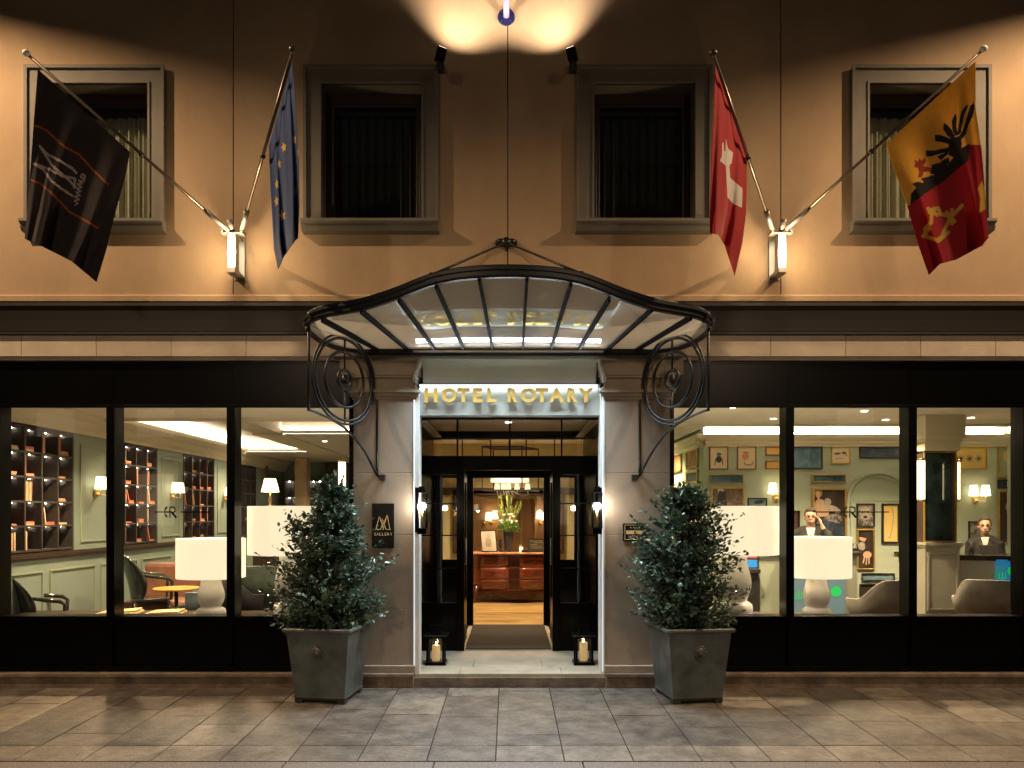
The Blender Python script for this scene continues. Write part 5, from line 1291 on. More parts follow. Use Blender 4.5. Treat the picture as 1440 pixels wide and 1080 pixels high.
# ================================================================== WALL LAMPS, POLES, FLAGS
boxm = mat('grey_cast_fitting', (.35,.33,.29), .45, metal=.6)
glow = emit('lamp_body_glow', (1.0,.86,.60), 5)
BK_ = {}
for s, cx_ in ((-1, 328), (1, 1097.5)):
    Yb = -.17; c = W(cx_, 355, Yb)
    t = thing('bracket_lamp', 'glowing wall lamp with three pole sockets on the %s of the facade' % ('left half' if s < 0 else 'right half'), 'wall lamp', c, 'lamps carrying the flagpoles')
    w = 6.2/S(Yb)
    MB().box(c.x-w*.75, c.x+w*.75, c.y-.045, c.y+.045, Z(378,Yb), Z(331,Yb)).build('glass_body', glow, t, bevel=.008)
    mb = MB(); mb.box(c.x-w*.95, c.x+w*.95, c.y-.06, c.y+.06, Z(386,Yb), Z(378.3,Yb)); mb.box(c.x-.10, c.x+.10, c.y-.045, c.y+.045, Z(330.2,Yb), Z(328.6,Yb))
    for q in (-.09, .09): mb.cyl((c.x+q, c.y-.05, Z(326,Yb)), (c.x+q, c.y+.05, Z(326,Yb)), .016, n=10)
    mb.box(c.x-.04, c.x+.04, c.y+.06, -.001, Z(384,Yb), Z(380,Yb)); mb.box(c.x-.03, c.x+.03, c.y+.045, -.001, Z(331,Yb), Z(328.5,Yb)); mb.box(c.x-.05,c.x+.05,-.012,-.001,Z(386,Yb),Z(326,Yb))
    for q in (-1, 1): mb.box(c.x+q*w*.82-.004, c.x+q*w*.82+.004, c.y-.045, c.y+.045, Z(378.3,Yb), Z(330.7,Yb))
    mb.build('housing', boxm, t, bevel=.003)
    b0 = Vector((c.x, c.y, Z(327,Yb)))
    BK_[s] = b0
    MB().tube([b0, W(cx_-6, 309, Yb-.06) if s < 0 else W(cx_+6, 308, Yb-.06)], [.022,.026], 12).build('socket', boxm, t)
    light('POINT', 'lamp_bulb', (c.x, c.y-.09, c.z), 17, (1.0,.72,.42), t, shadow_soft_size=.04)
polem = mat('brown_metal_pole', (.16,.13,.10), .3, metal=.8, var=.1)
def flagpole(s, tip, foot, Yt, label, ballm, sock=.12):
    p0 = W(*foot, -.2); p1 = W(*tip, Yt); t = thing('flagpole', label, 'flagpole', p0, 'angled flagpoles')
    MB().tube([p0.lerp(p1,.10), p1], [.014,.012], 12).build('pole', polem, t)
    MB().tube([p0, p0.lerp(p1,.13)], [.018,.024], 12).build('socket', boxm, t)
    MB().lathe(p1-Vector((0,0,.0)), [(.012,-.022),(.024,-.012),(.030,.004),(.022,.018),(.006,.024)], 14).build('finial', ballm, t)
    mid = p0.lerp(p1, .47); MB().ball(mid, .024, 10).build('clamp', M['charcoal'], t)
    return p0, p1
P1 = flagpole(-1, (37,75), (322,325), -1.15, 'left outer pole carrying the black flag', M['white'])
P2 = flagpole(-1, (412,70), (340,323), -1.70, 'inner left pole carrying the blue flag with gold stars', M['charcoal'])
P3 = flagpole(1, (1003,75), (1086,323), -1.70, 'inner right pole carrying the red flag with a white cross', M['charcoal'])
P4 = flagpole(1, (1383,69), (1105,323), -1.15, 'right outer pole carrying the yellow and red flag', M['white'])
def inpoly(x, y, P_):
    c = False; j = len(P_)-1
    for i in range(len(P_)):
        if (P_[i][1] > y) != (P_[j][1] > y) and x < (P_[j][0]-P_[i][0])*(y-P_[i][1])/(P_[j][1]-P_[i][1])+P_[i][0]: c = not c
        j = i
    return c
def dseg(x, y, a, b_):
    dx_, dy_ = b_[0]-a[0], b_[1]-a[1]; l = dx_*dx_+dy_*dy_; u = max(0, min(1, ((x-a[0])*dx_+(y-a[1])*dy_)/l)) if l else 0
    return math.hypot(x-a[0]-u*dx_, y-a[1]-u*dy_)
def online(x, y, pts, w): return any(dseg(x, y, a, b_) < w for a, b_ in zip(pts[:-1], pts[1:]))
def pl(pts, t_):
    k = len(pts)-1; f = t_*k; i = min(int(f), k-1); u = f-i; return (pts[i][0]+(pts[i+1][0]-pts[i][0])*u, pts[i][1]+(pts[i+1][1]-pts[i][1])*u)
def flag(label, top, bot, lef, rig, Yfun, nu, nv, classify, mats, rip):
    t = None; vs = []; px_ = []
    A, B_, C_, D_ = pl(top,0), pl(top,1), pl(bot,0), pl(bot,1)
    for j in range(nv+1):
        v = j/nv
        for i in range(nu+1):
            u = i/nu; T, Bo, L_, R_ = pl(top,u), pl(bot,u), pl(lef,v), pl(rig,v)
            q = [ (1-v)*T[k]+v*Bo[k] + (1-u)*L_[k]+u*R_[k] - ((1-u)*(1-v)*A[k]+u*(1-v)*B_[k]+(1-u)*v*C_[k]+u*v*D_[k]) for k in (0,1)]
            vs.append(W(q[0], q[1], Yfun(u) + rip(u, v))); px_.append(q)
    mb = MB()
    for j in range(nv):
        for i in range(nu):
            a = j*(nu+1)+i; b_ = a+nu+2
            x = (px_[a][0]+px_[b_][0])/2; y = (px_[a][1]+px_[b_][1])/2
            mb.f.append([a, a+1, b_, b_-1]); mb.m.append(classify(x, y)); mb.s.append(True)
    mb.v = [tuple(p) for p in vs]
    o = mb.build('flag', mats, fix=False)
    s_ = o.modifiers.new('thick', 'SOLIDIFY'); s_.thickness = .002; s_.use_rim = True
    return tag(o, label, 'flag')
def fmat(n_, c, tr=.35): return mat(n_, c, .8, var=.06, scale=20, transl=tr, bump=.2, bscale=300)
def poleY(P_, a, b_):
    return lambda u: a + (b_-a)*u
# black flag
ct = lambda x, y: (x/2.842, 40+y/2.842)
o1 = [[(48,177),(57,179),(66,184),(90,206),(112,218),(130,238),(152,260)], [(42,252),(58,259),(76,275),(98,298),(118,309),(138,321)]]
mm = [[ct(*p) for p in q] for q in ([(158,470),(185,500),(240,530),(290,560),(305,578)], [(158,470),(185,510),(210,550),(280,610),(300,635)], [(135,540),(190,560),(250,590),(300,600),(297,637)], [(135,540),(175,565),(205,610),(245,640),(290,670)])]
sq = [ct(*p) for p in [(342,590),(330,582),(322,592),(332,602),(340,592),(335,612),(315,608),(330,620),(310,622),(328,635),(308,640),(324,652),(304,655),(320,668),(300,672),(316,684),(298,690),(312,700),(300,706)]]
def c1(x, y):
    if any(online(x, y, q, 1.6) for q in mm) or online(x, y, sq, 1.1): return 2
    if any(online(x, y, q, 1.35) for q in o1): return 1
    return 0
flag('black flag with orange waves and a silver emblem, at the far left', [(53,97),(183,214)], [(35,336),(60,347),(100,367),(136,397)], [(53,97),(49,150),(44,220),(39,290),(35,336)], [(183,214),(176,250),(162,300),(150,350),(136,397)],
     poleY(P1,-1.10,-.68), 150, 230, c1, [fmat('black_flag_cloth',(.05,.038,.038),.35), fmat('orange_print_cloth',(.45,.13,.03)), fmat('silver_print_cloth',(.55,.48,.46))],
     lambda u, v: .05*v*math.sin(u*15+v*2)+.02*math.sin(u*31+v*4)*v)
# blue flag
stars = [(282,475,1),(263,543,.7),(254,622,.75),(252,690,.8),(277,748,1.2),(327,652,.7),(325,445,.6),(340,490,.4)]
def c2(x, y):
    for sx, sy, k_ in stars:
        a, b_ = 300+sx/2.842, 40+sy/2.842; dx_, dy_ = (x-a)/(4.3*k_), (y-b_)/8.0
        r = math.hypot(dx_, dy_)
        if r < 1:
            th = (math.atan2(dx_, -dy_)+.3) % (2*math.pi/5); th = min(th, 2*math.pi/5-th)
            if r < .42/(.42*math.cos(th)+ (1-.42*math.cos(.628))/math.sin(.628)*.0 + math.sin(th)*.95+.001): return 1
    return 0
flag('blue flag with gold stars hanging beside the left lamp', [(411,88),(378,206)], [(419,334),(408,348),(400,360),(391,379)], [(411,88),(416,150),(420,230),(421,290),(419,334)], [(378,206),(380,260),(383,310),(385,350),(391,379)],
     poleY(P2,-1.60,-.84), 90, 230, c2, [fmat('blue_flag_cloth',(.035,.07,.20)), fmat('gold_star_cloth',(.62,.42,.12))],
     lambda u, v: (.02+.09*v)*math.sin(u*11+v*1.5)+.03*math.sin(u*23))
ct = lambda x, y: (780+x/2.842, 40+y/2.842)
cross = [ct(*p) for p in [(683,438),(692,480),(712,497),(706,540),(697,545),(700,597),(750,640),(747,716),(712,700),(690,675),(683,548),(660,530),(668,510),(668,460),(674,455),(676,490),(682,490)]]
flag('red flag with a white cross hanging beside the right lamp', [(1006,88),(1050,205)], [(998,328),(1010,330),(1019,345),(1033,388)], [(1006,88),(1004,150),(1000,230),(998,290),(998,328)], [(1050,205),(1050,250),(1049,300),(1044,340),(1033,388)],
     poleY(P3,-1.60,-.84), 100, 230, lambda x, y: 1 if inpoly(x, y, cross) else 0, [fmat('red_flag_cloth',(.42,.022,.028)), fmat('white_cross_cloth',(.68,.63,.58))],
     lambda u, v: (.02+.08*v)*math.sin(u*10+v*1.2+.5)+.025*math.sin(u*21+1))
ct = lambda x, y: (1080+x/2.842, 40+y/2.842); C4 = lambda L_: [ct(*p) for p in L_]
redz = C4([(545,720),(620,665),(700,610),(760,560),(800,530),(800,465),(860,465),(900,480),(900,1010),(600,1010)])
blkz = C4([(568,705),(572,660),(600,628),(650,600),(672,585),(648,580),(655,545),(690,535),(720,545),(750,500),(770,480),(805,460),(800,530),(760,560),(700,612),(640,652)])
feap = [C4(q) for q in ([(665,425),(690,425),(715,435),(742,448),(738,466),(700,456),(668,450)], [(630,488),(665,488),(705,478),(738,472),(736,490),(690,500),(650,512),(632,512)],
 [(702,376),(720,388),(738,412),(748,436),(736,442),(716,428),(700,402)], [(750,336),(754,360),(752,390),(760,425),(746,430),(736,400),(735,368)], [(795,303),(800,310),(784,345),(776,385),(770,420),(756,428),(762,380),(772,335)],
 [(822,296),(826,310),(818,350),(800,390),(790,425),(770,448),(758,440),(782,400),(796,350),(808,310)], [(722,440),(765,430),(775,460),(768,500),(745,520),(722,505)], [(676,512),(715,492),(724,500),(690,526)], [(690,530),(722,515),(728,540),(700,548)],
 [(575,620),(600,612),(620,618),(604,632),(630,630),(606,650),(580,662),(596,640)], [(610,600),(640,592),(672,582),(668,600),(630,622)])]
hdp = [C4(q) for q in ([(585,525),(600,532),(604,518),(614,530),(628,512),(630,535),(618,550),(652,556),(654,572),(622,574),(616,594),(598,596),(604,575),(600,558),(582,552),(590,542)],)]
key = [C4(q) for q in ([(645,735),(660,722),(680,718),(690,742),(735,752)], [(735,725),(735,780)], [(728,755),(700,820),(712,822),(675,846),(632,832),(628,800),(652,775),(655,735)], [(740,745),(775,708)], [(620,830),(645,800)], [(680,850),(720,815)], [(640,720),(675,745)], [(715,735),(745,770)])]
yel2 = C4([(855,610),(838,640),(850,680),(842,740),(872,720),(868,640)])
def c4(x, y):
    if any(inpoly(x, y, q) for q in hdp): return 3
    if any(inpoly(x, y, q) for q in feap) or inpoly(x, y, blkz): return 2
    if any(online(x, y, q, 2.6) for q in key) or inpoly(x, y, yel2): return 4
    if inpoly(x, y, redz): return 1
    return 0
flag('yellow and red flag with a black eagle and golden key, far right', [(1372,86),(1246,202)], [(1390,334),(1380,346),(1345,365),(1322,371),(1306,387)], [(1372,86),(1372,150),(1381,215),(1387,290),(1390,334)], [(1246,202),(1258,240),(1276,290),(1290,340),(1306,387)],
     poleY(P4,-1.10,-.68), 190, 250, c4, [fmat('yellow_flag_cloth',(.78,.48,.07)), fmat('crimson_flag_cloth',(.42,.015,.03)), fmat('eagle_black_cloth',(.02,.016,.02)), fmat('claw_red_cloth',(.42,.06,.03)), fmat('key_gold_cloth',(.62,.42,.07))],
     lambda u, v: .055*v*math.sin(u*13+v*2+2)+.07*v*math.exp(-((u-.12)/.07)**2))
# ================================================================== SPOTLIGHTS ON THE WALL, TOP PIPE
for s, px in ((-1, 620), (1, 805)):
    hz_ = W(px-.5, 77, -.36); t = thing('spotlight', 'small black cube spotlight at the upper inner corner of the %s dark window' % ('left' if s < 0 else 'right'), 'spotlight', W(px,95,-.1), 'cube spotlights above the windows')
    ax = Vector((.9,-s*.35,.0)).normalized(); up = Vector((-s*.10,.30,.95)).normalized(); az = ax.cross(up)
    up = Vector((-s*.22,-.10,.97)).normalized(); ax = up.cross(Vector((s*.35,1,0))).normalized(); ay = up.cross(ax)
    MB().obox(hz_, ax*.042, ay*.042, up*.05).build('head', M['blk'], t, bevel=.004)
    MB().obox(hz_+up*.051, ax*.034, ay*.034, up*.002).build('lens', emit('spot_lens', (1,.75,.5), 6), t)
    MB().tube([hz_-up*.05, W(px,90,-.14), W(px,96,-.08)], .011, 8).box(X(px-5),X(px+5),-.09,-.001,Z(104),Z(93)).build('bracket', M['charcoal'], t, bevel=.003)
    light('SPOT', 'spot_bulb', hz_+up*.06, 120, (1.0,.82,.64), t, target=hz_+Vector((-s*.34,.14,1.0)), spot_size=R(110), spot_blend=.8, shadow_soft_size=.03)
tpp = thing('sign_mount', 'round dark blue wall flange with a lilac pipe, top centre of the facade', 'bracket', W(712,23,-.01))
c = W(712, 23, -.02); MB().cyl(c, c+Vector((0,.019,0)), .08, n=28).build('flange', mat('dark_blue_enamel', (.01,.015,.07), .3), tpp, bevel=.004)
mb = MB()
for k_ in range(4): a = R(45+90*k_); mb.ball(c+Vector((.06*math.cos(a),-.004,.06*math.sin(a))), .008, 8)
mb.build('bolt', M['charcoal'], tpp)
MB().tube([c, c+Vector((0,-.05,.02)), c+Vector((0,-.10,.12)), c+Vector((0,-.12,.6)), c+Vector((0,-.12,2.0))], .028, 14).build('pipe', mat('lilac_enamel', (.30,.22,.38), .4), tpp)
# ================================================================== ENTRANCE LANTERNS
for s, px in ((-1, 593.5), (1, 839.5)):
    Yt = -.07; c = W(px, 717, Yt); 
    t = thing('wall_lantern', 'tall black lantern with a bright bulb on the %s door jamb' % ('left' if s < 0 else 'right'), 'lantern', c, 'lanterns either side of the door')
    w = .042; z0, z1 = Z(751,Yt), Z(684,Yt)
    mb = MB(); mb.frust((c.x,c.y,z0), w*1.9, w*1.9, w*2.1, w*2.1, .055); mb.frust((c.x,c.y,z1-.06), w*2.1, w*2.1, w*1.6, w*1.6, .035); mb.frust((c.x,c.y,z1-.025), w*1.4, w*1.4, w*1.2, w*1.2, .025)
    for i in (-1,1):
        for j in (-1,1): mb.box(c.x+i*w-.005, c.x+i*w+.005, c.y+j*w-.005, c.y+j*w+.005, z0+.055, z1-.06)
    mb.box(c.x-.01, c.x+.01, c.y+.05, -.0045, c.z-.20, c.z-.18); mb.box(c.x-.01, c.x+.01, c.y+.05, -.0045, c.z+.17, c.z+.19)
    mb.box(s*.838, s*.876, -.0125, -.0045, c.z-.21, c.z+.21)
    mb.build('cage', M['blk'], t, bevel=.002)
    MB().lathe((c.x,c.y,z0+.06), [(w*.7,0),(w*.7,z1-z0-.13)], 16, cap=False).build('glass', M['glass2'], t)
    MB().ball((c.x,c.y,Z(712,Yt)), .034, 12).build('bulb', emit('lantern_bulb', (1,.9,.76), 170), t)
    MB().cyl((c.x,c.y,z0+.06),(c.x,c.y,Z(716,Yt)),.012).build('stem', M['brass'], t)
# the dark row of houses over the road, seen only as faint reflections
ob = thing('opposite_building', 'dark building on the far side of the road with a few lit windows', 'building', (0,-19,ROAD_Z))
MB().box(-22, 22, -21, -19, ROAD_Z, 14).build('wall', mat('night_brick', (.10,.08,.06), .9), ob)
r2 = random.Random(3)
for i in range(12):
    for j in range(4):
        x_, z_ = -20+3.5*i, 1.2+3.1*j; lit = r2.random() < .35
        MB().box(x_, x_+1.3, -18.99, -18.97, z_, z_+1.8).build('window', emit('opposite_lit_window', (1,.75,.5), .55) if lit else M['blk'], ob)
# side floor lanterns with candles
for px, who in ((613.5, 'left'), (820.5, 'right')):
    Yt = .46; c = W(px, 935, Yt); c.z = FL+.0003
    t = thing('floor_lantern', 'black candle lantern standing on the doorstep, %s of the mat' % who, 'lantern', c, 'candle lanterns on the doorstep')
    mb = MB(); mb.frust(c, .21,.21,.20,.20,.03)
    for i in (-1,1):
        for j in (-1,1): mb.box(c.x+i*.078-.012, c.x+i*.078+.012, c.y+j*.078-.012, c.y+j*.078+.012, c.z+.03, c.z+.265)
    mb.frust(c+Vector((0,0,.265)), .19,.19,.19,.19,.02); mb.frust(c+Vector((0,0,.285)), .235,.235,.215,.215,.014); mb.frust(c+Vector((0,0,.299)), .10,.10,.09,.09,.05)
    mb.tube([c+Vector((-.045,0,.345)), c+Vector((-.045,0,.38)), c+Vector((.045,0,.38)), c+Vector((.045,0,.345))], .006, 8)
    mb.box(c.x-.06,c.x+.06,c.y-.03,c.y+.03,c.z+.372,c.z+.385)
    mb.build('frame', M['blk'], t, bevel=.002)
    mb = MB()
    for j in (-1,1): mb.box(c.x-.066, c.x+.066, c.y+j*.078-.001, c.y+j*.078+.001, c.z+.03, c.z+.265); mb.box(c.x+j*.078-.001, c.x+j*.078+.001, c.y-.066, c.y+.066, c.z+.03, c.z+.265)
    mb.build('glass', M['glass2'], t)
    k_ = thing('candle', 'thick ivory candle burning inside the %s doorstep lantern' % who, 'candle', c+Vector((0,0,.031)), 'candles in the doorstep lanterns')
    wx = mat('ivory_wax', (.75,.62,.34), .5, var=.04); wx.node_tree.nodes['Principled BSDF'].inputs['Emission Color'].default_value = (1,.62,.22,1); wx.node_tree.nodes['Principled BSDF'].inputs['Emission Strength'].default_value = .28
    hh = .15 if who == 'left' else .18
    MB().lathe(c+Vector((0,0,.0312)), [(.04,0),(.041,hh),(.037,hh+.003),(.030,hh-.006)], 20).build('wax', wx, k_)
    MB().lathe(c+Vector((0,0,.03+hh)), [(.001,0),(.007,.012),(.005,.026),(.0005,.042)], 10).build('flame', emit('flame', (1,.62,.2), 40), k_)
# ================================================================== PLAQUES
t = thing('wall_plaque', 'tall black plaque with a gold M and GALLERY, left of the entrance', 'plaque', W(539,739,-.01))
MB().box(X(523.5), X(554.5), -.018, -.002, Z(770.5), Z(708)).build('plate', mat('black_enamel', (.01,.009,.008), .25), t, bevel=.003)
gy = mat('plaque_gold', (.80,.58,.30), .4, metal=.3)
mb = MB(); yy = -.0215
def st(pts, w):
    for a, b_ in zip(pts[:-1], pts[1:]): mb.obox(*linebox((X(a[0]),yy,Z(a[1])),(X(b_[0]),yy,Z(b_[1])),w/150))
for q in ([(529,745),(534,726),(539,737)], [(530.5,745),(536,744),(540,732)], [(549,745),(545,724),(539,745)], [(550,745),(543,744),(538,729)], [(534,726),(540,745)], [(545,724),(538,741)]): st(q, .8)
mb.build('emblem', gy, t)
for i, ch in enumerate('GALLERY'): glyph(ch, X(526.5+3.75*i), X(529.3+3.75*i), Z(753), Z(749), -.019, .003, gy, t)
t = thing('wall_plaque', 'small black and gold plaque with four stars and HOTEL, right of the entrance', 'plaque', W(892,748,-.01))
MB().box(X(875.5), X(909.5), -.018, -.002, Z(761), Z(736)).build('plate', mat('black_enamel', (.01,.009,.008), .25), t, bevel=.003)
mb = MB(); rect_frame(mb, X(878), X(907), Z(759), Z(738), -.0205, -.0185, .004); mb.box(X(880), X(905), -.0205, -.0185, Z(751), Z(746)); mb.build('gold_band', gy, t)
for i in range(4):
    mb = MB(); sx, sz = X(886.5+4*i), Z(742); mb.slab([(sx+.009*(1 if q%2==0 else .42)*math.sin(math.pi*q/5), -.0215, sz+.009*(1 if q%2==0 else .42)*math.cos(math.pi*q/5)) for q in range(10)], (0,.002,0)); mb.build('star', gy, t)
for i, ch in enumerate('HOTEL'): glyph(ch, X(884+3.6*i), X(886.6+3.6*i), Z(757.2), Z(753.2), -.019, .003, gy, t)
mb = MB(); mb.ball((X(892.5),-.0215,Z(748.5)), (.012,.002,.009), 10); mb.build('centre_badge', M['blk'], t)
# ================================================================== PLANTERS AND SHRUBS
leafs = [mat('shrub_leaf_a', (.07,.118,.075), .28, var=.3, scale=9, transl=.12), mat('shrub_leaf_b', (.045,.08,.058), .3, var=.3, scale=9, transl=.1), mat('shrub_leaf_c', (.12,.18,.12), .26, var=.3, scale=9, transl=.15)]
bark = mat('bark', (.05,.04,.028), .85, var=.3, bump=.5, bscale=60)
def planter(px, s, name_side):
    c = Vector((X(px, -.42), -.36, .027*-.36)); ang = R(8)*s   # turned a little towards the door
    t = thing('planter', 'square tapered zinc planter with a relief boss, %s of the entrance' % name_side, 'planter', c, 'zinc planters by the entrance')
    rm = Matrix.Rotation(ang, 3, 'Z')
    def Pt(x, y, z): return c + rm @ Vector((x, y, z))
    def fr_(mb, w0, w1, z0, z1, mi=0):
        vs = [Pt(i*w0, j*w0, z0) for i,j in ((-1,-1),(1,-1),(1,1),(-1,1))]+[Pt(i*w1, j*w1, z1) for i,j in ((-1,-1),(1,-1),(1,1),(-1,1))]
        mb.add(vs, [(0,3,2,1),(4,5,6,7),(0,1,5,4),(1,2,6,5),(2,3,7,6),(3,0,4,7)], mi)
    def ringq(mb, rings):
        vs = []
        for w_, z in rings: vs += [Pt(i*w_, j*w_, z) for i,j in ((-1,-1),(1,-1),(1,1),(-1,1))]
        for r_ in range(len(rings)-1):
            for q in range(4): mb.f.append([len(mb.v)+r_*4+q, len(mb.v)+r_*4+(q+1)%4, len(mb.v)+(r_+1)*4+(q+1)%4, len(mb.v)+(r_+1)*4+q]); mb.m.append(0); mb.s.append(False)
        mb.v += [tuple(p) for p in vs]
    mb = MB(); fr_(mb, .225, .232, .035, .05); ringq(mb, [(.226,.05),(.228,.09),(.278,.60),(.285,.605),(.285,.615)])
    mb.build('pot', M['zinc'], t, bevel=.005)
    mb = MB(); ringq(mb, [(.277,.604),(.300,.612),(.308,.622),(.306,.638),(.296,.648),(.284,.645),(.270,.62),(.266,.57)])
    mb.build('rim', M['zinc'], t, bevel=.004)
    mb = MB()
    for i in (-1,1):
        for j in (-1,1): mb.obox(Pt(i*.19,j*.19,.017), rm@Vector((.035,0,0)), rm@Vector((0,.035,0)), Vector((0,0,.017)))
    mb.obox(Pt(0,0,.026), rm@Vector((.215,0,0)), rm@Vector((0,.215,0)), Vector((0,0,.008)))
    mb.build('foot', M['charcoal'], t)
    mb = MB(); fc = Pt(0,-.265,.44)
    mb.ball(fc, (.045,.02,.05), 12); mb.ball(fc+Vector((0,-.022,-.008)), (.016,.02,.02), 8)
    for q in range(12): a = 2*math.pi*q/12; mb.ball(fc+Vector((.045*math.cos(a), .002, .05*math.sin(a))), (.016,.012,.018), 8)
    mb.tube([fc+Vector((.022*math.cos(a), -.025, -.035+.024*math.sin(a))) for a in [2*math.pi*i/12 for i in range(12)]], .005, 6, closed=True)
    mb.build('boss', mat('zinc_relief', (.11,.11,.095), .5, metal=.6, var=.4, scale=20), t)
    mb = MB(); fr_(mb, .262, .262, .52, .60); mb.build('soil', M['soil'], t)
    mb = MB()
    for q in range(260):
        p = Pt(rnd.uniform(-.25,.25), rnd.uniform(-.25,.25), .603); r_ = rnd.uniform(.006,.013); mb.ball(p, (r_,r_*.8,r_*.6), 6)
    pb = mb.build('pebbles', mat('pale_pebbles', (.45,.43,.38), .6, var=.4, scale=30), t); pb['kind'] = 'stuff'
    return c
def shrub(c, prof, label, seed, lean=0):
    r_ = random.Random(seed); base = c+Vector((0,0,.60)); t = thing('potted_shrub', label, 'shrub', base, 'conical shrubs in zinc planters')
    H = prof[-1][0]
    def rad(z):
        for (a, ra), (b_, rb) in zip(prof[:-1], prof[1:]):
            if a <= z <= b_: return ra+(rb-ra)*(z-a)/(b_-a)
        return .02
    lob = [[r_.uniform(.74,1.16) for _ in range(9)] for _ in range(9)]
    def rj(z, th): return rad(min(H, z))*lob[int(z/H*8.9) % 9][int(th/6.284*9) % 9]
    def off(z): return Vector((lean*z/H, 0, 0))
    mb = MB()
    tr = [base+off(H*i/8)+Vector((.012*math.sin(i*2.1),.012*math.cos(i*1.7),H*.9*i/8)) for i in range(9)]
    mb.tube(tr, [.022-.0024*i for i in range(9)], 8)
    tips = []
    for q in range(330):
        z = H*(.02+.93*(r_.random()**1.15)); th = r_.uniform(0, 6.283); rr_ = rj(min(H, z+.02), th)*r_.uniform(.5,1.02)
        z0 = max(0, z - rr_*r_.uniform(.35,.8)); a = base+off(z0)+Vector((0,0,z0)); b_ = base+off(z)+Vector((rr_*math.cos(th), rr_*math.sin(th)*.85, z))
        m_ = a.lerp(b_, .5)+Vector((0,0,-.02*r_.random()))
        mb.tube([a, m_, b_], [.006,.004,.002], 5); tips.append((a, m_, b_))
    mb.build('branches', bark, t)
    mb = MB()
    def leaf(p, d, s_):
        d.normalize(); u = Vector((r_.gauss(0,.5), r_.gauss(0,.5), 1)).normalized(); e = d.cross(u)
        if e.length < .01: return
        e.normalize(); n_ = e.cross(d)
        L_ = s_*r_.uniform(.75,1.25); w_ = L_*.30; cv_ = n_*(-.10*L_)
        p1 = p+d*L_*.35; p2 = p+d*L_*.72; o_ = len(mb.v)
        pts = [p, p1+e*w_-n_*-.12*w_*2, p2+e*w_*.8+cv_*.3+n_*.2*w_, p+d*L_+cv_, p2-e*w_*.8+cv_*.3+n_*.2*w_, p1-e*w_+n_*.24*w_, p1+cv_*.1, p2+cv_*.4]
        mb.v += [tuple(q) for q in pts]; mi = r_.choice((0,0,1,2,2))
        for f in ((0,1,6),(1,2,7,6),(2,3,7),(3,4,7),(4,5,6,7),(5,0,6)): mb.f.append([o_+k for k in f]); mb.m.append(mi); mb.s.append(False)
    for a, m_, b_ in tips:
        nl = int(26 + 8*r_.random())
        for q in range(nl):
            f = .25 + .78*(q/nl); p = a.lerp(b_, min(f,1.0)) + Vector((r_.gauss(0,.018), r_.gauss(0,.018), r_.gauss(0,.018)))
            d = (b_-a).normalized()*.6 + Vector((r_.gauss(0,.6), r_.gauss(0,.6), r_.gauss(0,.5)+.1)); leaf(p, d, .053)
    # twigs standing proud of the outline
    for q in range(60):
        z = H*r_.uniform(.08,1.0); th = r_.uniform(0,6.283); rr_ = rj(min(z,H), th)*1.02; p0 = base+off(z)+Vector((rr_*.7*math.cos(th), rr_*.7*math.sin(th)*.85, z-.05)); p1 = base+off(z)+Vector((rr_*1.12*math.cos(th), rr_*1.06*math.sin(th)*.85, z+.05))
        for k_ in range(11): leaf(p0.lerp(p1, k_/10)+Vector((r_.gauss(0,.008),r_.gauss(0,.008),r_.gauss(0,.008))), (p1-p0).normalized()*.7+Vector((r_.gauss(0,.5),r_.gauss(0,.5),r_.gauss(0,.5))), .042)
    for k_ in range(10): leaf(base+off(H)+Vector((r_.gauss(0,.012),r_.gauss(0,.012),H*(.90+.11*k_/10))), Vector((r_.gauss(0,.5),r_.gauss(0,.5),.8)), .045)
    mb.build('foliage', leafs, t, fix=False)
c = planter(461, -1, 'left'); shrub(c, [(0,.30),(.10,.45),(.28,.53),(.50,.52),(.72,.46),(.92,.36),(1.08,.26),(1.25,.14),(1.36,.03)], 'dense conical evergreen shrub in the left planter, taller and wider one', 5, .02)
c = planter(970, 1, 'right'); shrub(c, [(0,.28),(.10,.42),(.28,.50),(.50,.49),(.72,.44),(.92,.39),(1.08,.32),(1.20,.22),(1.31,.05)], 'looser conical evergreen shrub in the right planter with a broad top', 11, -.03)
# ================================================================== LIGHT
w = bpy.data.worlds.new('World'); sc.world = w; w.use_nodes = True
nt = w.node_tree; bg = nt.nodes['Background']
sky = nt.nodes.new('ShaderNodeTexSky'); sky.sky_type = 'NISHITA'; sky.sun_disc = False; sky.sun_elevation = R(-3); sky.sun_rotation = R(200)
nt.links.new(sky.outputs[0], bg.inputs[0]); bg.inputs['Strength'].default_value = NIGHT_SKY
# facade floods, mounted high at both sides just beyond the picture
for s in (-1, 1):
    p = Vector((s*FLX, FLY, FLZ)); t = thing('facade_floodlight', 'floodlight on a wall arm beyond the %s edge of the picture' % ('left' if s < 0 else 'right'), 'floodlight', p, 'facade floodlights')
    MB().box(p.x-.12, p.x+.12, p.y-.06, p.y+.06, p.z+.16, p.z+.3).tube([p+Vector((0,.05,.25)), Vector((p.x, 0, p.z+.25))], .02).build('housing', M['charcoal'], t)
    uA, uB = (Vector((s*X(VA[0]), 0, Z(VA[1])))-p).normalized(), (Vector((s*X(VB[0]), 0, Z(VB[1])))-p).normalized(); n_ = uA.cross(uB).normalized(); n_ = n_ if n_.z > 0 else -n_
    e1 = (uA+uB).normalized(); e2 = n_.cross(e1); MB().obox(p + n_*.085 + e1*.22, e1*.38, e2*.7, n_*.003).build('beam_cut_plate', M['charcoal'], t)  # unseen plate, shaped to cut the flood beam off the upper wall
    light('SPOT', 'flood_bulb', p, FL_P, (1.0,.68,.40), t, target=(s*FTX, FTY, FTZ), spot_size=R(FL_A), spot_blend=FL_B, shadow_soft_size=.075)
